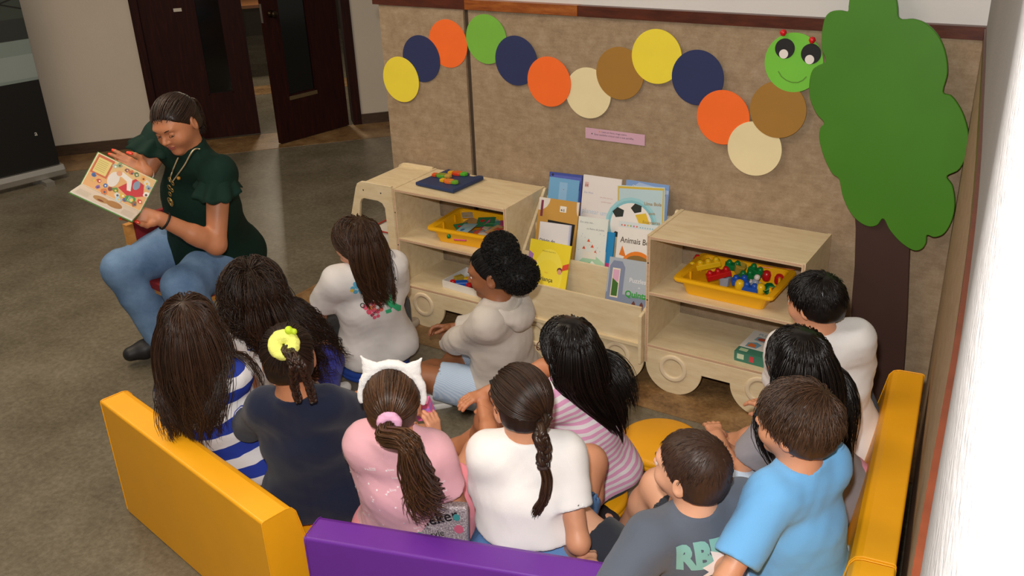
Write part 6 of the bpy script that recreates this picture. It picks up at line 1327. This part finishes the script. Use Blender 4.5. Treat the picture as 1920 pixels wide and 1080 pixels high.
G.tail(HC, None, [gT, gT - G.f * .03 + np.array([.005, 0, -.012])] + [back(G, *q, w) for q, w in (((765, 828), .112), ((775, 870), .108), ((790, 915), .108), ((800, 945), .106))], n=520, r=.0026, width=.030, wave=.016, wf=2.6, fan=1.7, cs=.3)
hbm = plain('white_plush', '#e8e4e2', .95, bump=.8, bscale=420, sheen=.3); hb_ = thing('cat_ear_headband', 'fluffy white headband with two cat ears on the girl in pink', 'headband', tuple(G.o))
H = G.H; arc = [H.surf(np.array([[math.sin(a), -.05 + .10 * math.cos(a), math.cos(a)]]), .016)[0] for a in np.linspace(-1.75, 1.75, 40)]
prs = [rc(arc[i], arc[i + 1], .0115 if 6 < i < 33 else .008, .0115 if 6 < i < 33 else .008, .004) for i in range(39)]; V, Q = sdf_mesh(prs, .0035, fold=(.0015, 300, 1, (0, 0, 1))); npmesh('band', V, Q, hbm, hb_)
for sa in (-.62, .62):
    b0 = H.surf(np.array([[math.sin(sa), .03, math.cos(sa)]]), .014)[0]; nr = _n(b0 - H.ec); tg = _n(np.cross(H.R[:, 1], nr)); fw = H.R[:, 1]
    prs = [ec(b0 - nr * .006, b0 + nr * .050, tg, fw, (.031, .013), (.0035, .004), .004), el(b0 + nr * .018 + fw * .013, np.stack([tg, fw, nr], 1), (.015, .005, .018), .003, 's')]
    V, Q = sdf_mesh(prs, .003, fold=(.001, 300, 1, (0, 0, 1))); npmesh('ear', V, Q, hbm, hb_)
teal = plain('teal_rubber', '#3fa9b8', .4); band(G, 1, .04, teal, 'teal rubber wristband on the raised wrist of the cat-ear girl', w=.005)
tb_ = at(840, 836, .60); o = tube_obj('wristband', [[np.array([math.cos(a) * .024, math.sin(a) * .010, math.sin(a) * .012]) for a in np.linspace(0, 6.1, 22)]], .0035, teal, None, tuple(at(838, 838, .50)), closed=True); 
bpy.data.objects.remove(o)
band(G, 1, .22, teal, 'second teal wristband lower on the same forearm', w=.004)
w_, hd_, hp__, fr_, th_ = G.hand[0]; cpos = w_ + hd_ * .075 + np.array([-.034, .010, .005]) + G.o
cam_t = thing('toy_camera', 'small pink and lilac toy held up by the cat-ear girl', 'toy', tuple(cpos), rot=(.2, -.2, .4))
pk = plain('pink_toy', '#e269a8', .35); box('toy_body', -.024, .024, -.016, .016, -.030, .030, pk, cam_t, bevel=.006, seg=3)
for z in (-.014, .008): box('lilac_stripe', -.0245, .0245, -.0165, .0165, z - .005, z + .005, plain('lilac_toy', '#a67ad0', .35), cam_t, bevel=.002)
G.shoes(plain('shoe_white', '#d8d6d2', .5))
# crossbody bag with strap
tg_ = G.tree(); sp = [back(G, *q, .11) for q in ((694, 800), (672, 810), (657, 850), (652, 900), (656, 950), (668, 990), (690, 1012))]
def snap_g(p): 
    h_ = tg_.find_nearest(Vector(p)); q = np.array(h_[0]) + np.array(h_[1]) * .007 if h_[0] is not None else p; return q
strap = [snap_g(q) for q in smooth_path(sp, 44)]
bg_ = thing('shoulder_bag', 'small sparkly grey bag with black script lettering on the purple sofa', 'bag', (-1.315, 1.575, .2045), rot=(0, 0, .42))
bo = np.array(bg_.location); glit = NT('glitter_fabric'); co = glit.coord(); n_ = glit.noise(co, 260, 2); glit.l(glit.ramp(n_, [(.35, srgb('#8d7f85')), (.55, srgb('#b7a9ac')), (.7, srgb('#e6dcdc'))]), glit.b.inputs['Base Color']); glit.b.inputs['Roughness'].default_value = .35; glit.b.inputs['Metallic'].default_value = .3; glit.bump(n_, .6, .002)
prism('bag_body', [(-.075, -.018), (.075, -.018), (.08, .0), (.075, .018), (-.075, .018), (-.08, 0)], Matrix.Rotation(math.radians(-8), 4, 'X'), .265, glit.m, bg_, bevel=.008, seg=3)
F = Flat(); F.text('Rieker', -.06, .195, .046, '#191618', bold=.01, rot=.3).text('style', -.03, .165, .026, '#191618', rot=.3).disc(-.055, .17, .013, '#3f9a7c').disc(.055, .20, .013, '#c25a74').disc(.05, .235, .010, '#3a8a8a'); F.build('lettering', Matrix.Rotation(math.radians(-8), 4, 'X') @ Matrix(((1, 0, 0, 0), (0, 0, -1, -.0190), (0, 1, 0, 0), (0, 0, 0, 1))), bg_, off=.0002)
Rz = np.array(Matrix.Rotation(.55, 3, 'Z')); st_ = tube_obj('strap', [(np.array(strap) + G.o - bo) @ Rz], .004, plain('grey_webbing', '#77747a', .6), bg_, flat=.4)
box('strap_clasp', -.012, .012, .030, .038, .255, .275, gold, bg_, bevel=.002)

# ---- H: girl in white T-shirt with braid
Hh = Person('girl in a plain white T-shirt and blue jeans shorts with one long braid', (-1.13, 1.735), (-1.13, 1.735, .285), (-1.145, 1.745, .765), (-.85, .52), 'tan', 1.03, sitdir=(-.48, .88), tilt=-.12, shw=.93, headsize=.93)
knee_leg(Hh, 1, at(1072, 940, .36), at(1082, 1052, .06)); legs_l = Hh.hips + Hh.f * .40 - Hh.r * .08; legs_l[2] = .06; Hh.set_leg(-1, [0, 0, 1], legs_l, Hh.f, False)
rest_arm(Hh, -1, .24, .05, .42); Hh.set_arm(1, at(1070, 1040, .26), Hh.r * .2 - Hh.f * .8, None, (0, 0, -1), .3)
Hh.build_body(); Hh.shirt(cloth('white_cotton_h', '#eeeae8'), sleeve=.34, loose=.010, fold=.004, seed=15, hem=.105, cuff=.012); dj = denim('denim_shorts', '#6f94c4', '#436a9e'); Hh.bottoms(dj, .30, grow=.012, top=.15, fold=.004)
for a in (-.045, .05):
    q = Hh.hips - Hh.f * .11 + Hh.r * a + Hh.u * .066; hh = Hh.tree(Hh.bot_o).find_nearest(Vector(q)); q = np.array(hh[0]) + np.array(hh[1]) * .003; box('belt_loop', -.005, .005, -.003, .003, -.022, .022, dj, Hh.root, loc=tuple(q))
Hh.pulled(HB, (.26, -.88, -.40), n=950, r=.0023, seed=24); hT = Hh.H.surf(np.array([[.26, -.88, -.40]]), .012)[0]
bpth = [hT] + [back(Hh, *q, w) for q, w in (((1013, 815), .115), ((1019, 840), .108), ((1018, 872), .104))]
Hh.braid(HB, bpth, width=.012, r=.0105, turns=2.2, seg=40); Hh.tail(HM, None, [back(Hh, 1018, 870, .104), back(Hh, 1026, 900, .104), back(Hh, 1020, 935, .104), back(Hh, 1002, 964, .102)], n=260, r=.0022, width=.014, wave=.003, fan=.9, tip=.2)
for c_ in (hT + (bpth[1] - hT) * .05, back(Hh, 1018, 874, .104)): o = scrunchie(Hh, c_, Hh.u, .011, .005, plain('brown_elastic', '#2e1c18', .7), 'dark elastic at the top of the long braid' if c_ is not None and np.allclose(c_, hT + (bpth[1] - hT) * .05) else 'dark elastic near the lower end of the long braid', 7)
glasses(Hh, 'brown framed glasses on the girl with the long braid')
Hh.shoes(plain('silver_shoe', '#b9bcc0', .2, .9))

# ---- I: boy in grey-blue printed T-shirt
I = Person('boy with short brown hair in a slate T-shirt with teal letters', (-.70, 1.86), (-.70, 1.86, .235), (-.700, 1.805, .675), (-.97, .12), 'fair', 1.02, sitdir=(-.80, .60), tilt=.06, shw=1.25, girth=1.05, headsize=.95)
I.hairdark = '#3a281c'
knee_leg(I, -1, at(1165, 1040, .36), at(1130, 1075, .07)); knee_leg(I, 1, (-.98, 2.15, .36), (-1.05, 2.15, .07)); I.set_arm(-1, at(1105, 1066, .37), -I.r * .8 + np.array([0, 0, -.6]), None, (0, 0, -1), .4); rest_arm(I, 1, .22, .1, .34)
I.build_body(); I.shirt(cloth('slate_cotton', '#5a6270'), sleeve=.40, loose=.022, fold=.0048, seed=16, cuff=.016); I.bottoms(cloth('dark_shorts', '#2c2f38'), .4, grow=.02)
e_ = back(I, 1380, 1010) - back(I, 1272, 1045); e_ = _n(e_ - I.f * (e_ @ I.f)); up_ = _n(np.cross(e_, -I.f)); up_ = up_ if up_[2] > 0 else -up_
F = Flat(); F.text('RBEL', 0, 0, .078, '#7fb5ae', bold=.06, sx=.95)
F.poly([(.06, .0), (.075, -.012), (.045, -.03), (.09, -.02), (.06, -.06), (.10, -.04), (.09, -.09), (.125, -.05), (.15, -.09), (.155, -.04), (.20, -.06), (.17, -.015), (.205, .0), (.165, .01), (.19, .045), (.15, .03), (.135, .055), (.115, .025), (.085, .035), (.09, .012)], '#e6dedc').text('A', .088, -.065, .105, '#24242c', bold=.07).text('A', .088, -.065, .105, '#e3b45a', bold=.02)
I.print_on(F, back(I, 1276, 1078, .1), e_, up_, I.f, 'shirt_print', cell=.01)
I.short_hair(hair_mat('hair_boy_brown', '#1e130c', '#54382a', .5), whorl=(.05, -.62, .72), n=5200, L=.024, r=.0012, lift=.16, seed=31, off=.006)
I.shoes(plain('shoe_dark', '#1c1a1c', .5))

# ---- J: boy in light blue
J = Person('boy with tousled brown hair in a sky blue T-shirt on the right yellow sofa', (-.47, 1.98), (-.47, 1.98, .285), (-.497, 1.945, .790), (-.95, .12), 'tan', 1.03, sitdir=(-.90, .42), tilt=-.05, shw=.88, girth=.93, headsize=.96)
J.hairdark = '#33211a'
legs(J, 'bench'); J.set_arm(1, at(1352, 922, .43), J.r * .3 + np.array([0, 0, -1.]), [-.9, .3, 0], (0, 0, -1), .3); J.set_arm(-1, at(1372, 1020, .42), -J.r * .8 + np.array([0, 0, -.9]), None, (0, 0, -1), .3)
J.build_body(); J.shirt(cloth('sky_cotton', '#6fb0e6'), sleeve=.42, loose=.020, fold=.0048, seed=17, cuff=.016); J.bottoms(cloth('pale_blue_shorts', '#b9cbe0'), .5, grow=.026)
J.short_hair(hair_mat('hair_boy_tousled', '#1f140d', '#5d4230', .45), whorl=(.25, -.55, .75), n=4200, L=.042, r=.0016, lift=.36, seed=32, off=.010, front=.52)
J.shoes(plain('shoe_white', '#d8d6d2', .5))

# ---- K: girl with black hair, grey top
K_ = Person('girl with long black hair in a grey top and pink shorts', (-.53, 2.36), (-.53, 2.37, .285), (-.605, 2.305, .755), (-.88, .42), 'tan', 1.0, sitdir=(-.92, .35), tilt=-.08, shw=.95, headsize=.86)
knee_leg(K_, 1, at(1400, 728, .42), (-1.02, 2.66, .06)); knee_leg(K_, -1, at(1372, 862, .36), at(1340, 950, .06))
K_.set_arm(-1, at(1345, 818, .40), -K_.r * .7 + np.array([0, 0, -.9]), None, (0, 0, -1), .3); rest_arm(K_, 1, .26, .1, .42)
K_.build_body(); K_.shirt(cloth('grey_cotton', '#8f8a90'), sleeve=.34, loose=.020, fold=.0048, seed=18, cuff=.014); K_.bottoms(cloth('pink_shorts', '#e79ab4'), .30, grow=.022)
K_.long_hair(HK, n=2300, L=.36, r=.0017, sides=3, seg=13, wave=.003, wf=1.4, layers=.009, seed=15, curl_start=.6, gather=1.2, drift=K_.r * .05)
K_.shoes(plain('shoe_white', '#d8d6d2', .5))

# ---- L: boy in white
L_b = Person('boy with short black hair in a white T-shirt by the tree trunk', (-.58, 2.70), (-.575, 2.70, .285), (-.650, 2.612, .790), (-.88, .25), 'tan', 1.0, sitdir=(-.40, .92), tilt=-.16, shw=.98, headsize=.86)
L_b.hairdark = '#0e0a08'
legs(L_b, 'bench'); rest_arm(L_b, -1, .22, .1, .40); rest_arm(L_b, 1, .22, .1, .40)
L_b.build_body(); L_b.shirt(cloth('white_cotton_l', '#e3e0de'), sleeve=.40, loose=.022, fold=.0048, seed=19, cuff=.016); L_b.bottoms(cloth('navy_shorts', '#1d2347'), .45, grow=.022)
L_b.short_hair(hair_mat('hair_boy_black', '#060404', '#1c1512', .38), whorl=(0, -.5, .85), n=4200, L=.034, r=.0014, lift=.20, seed=33, off=.009, low=-.045)
L_b.shoes(plain('shoe_dark', '#1c1a1c', .5))
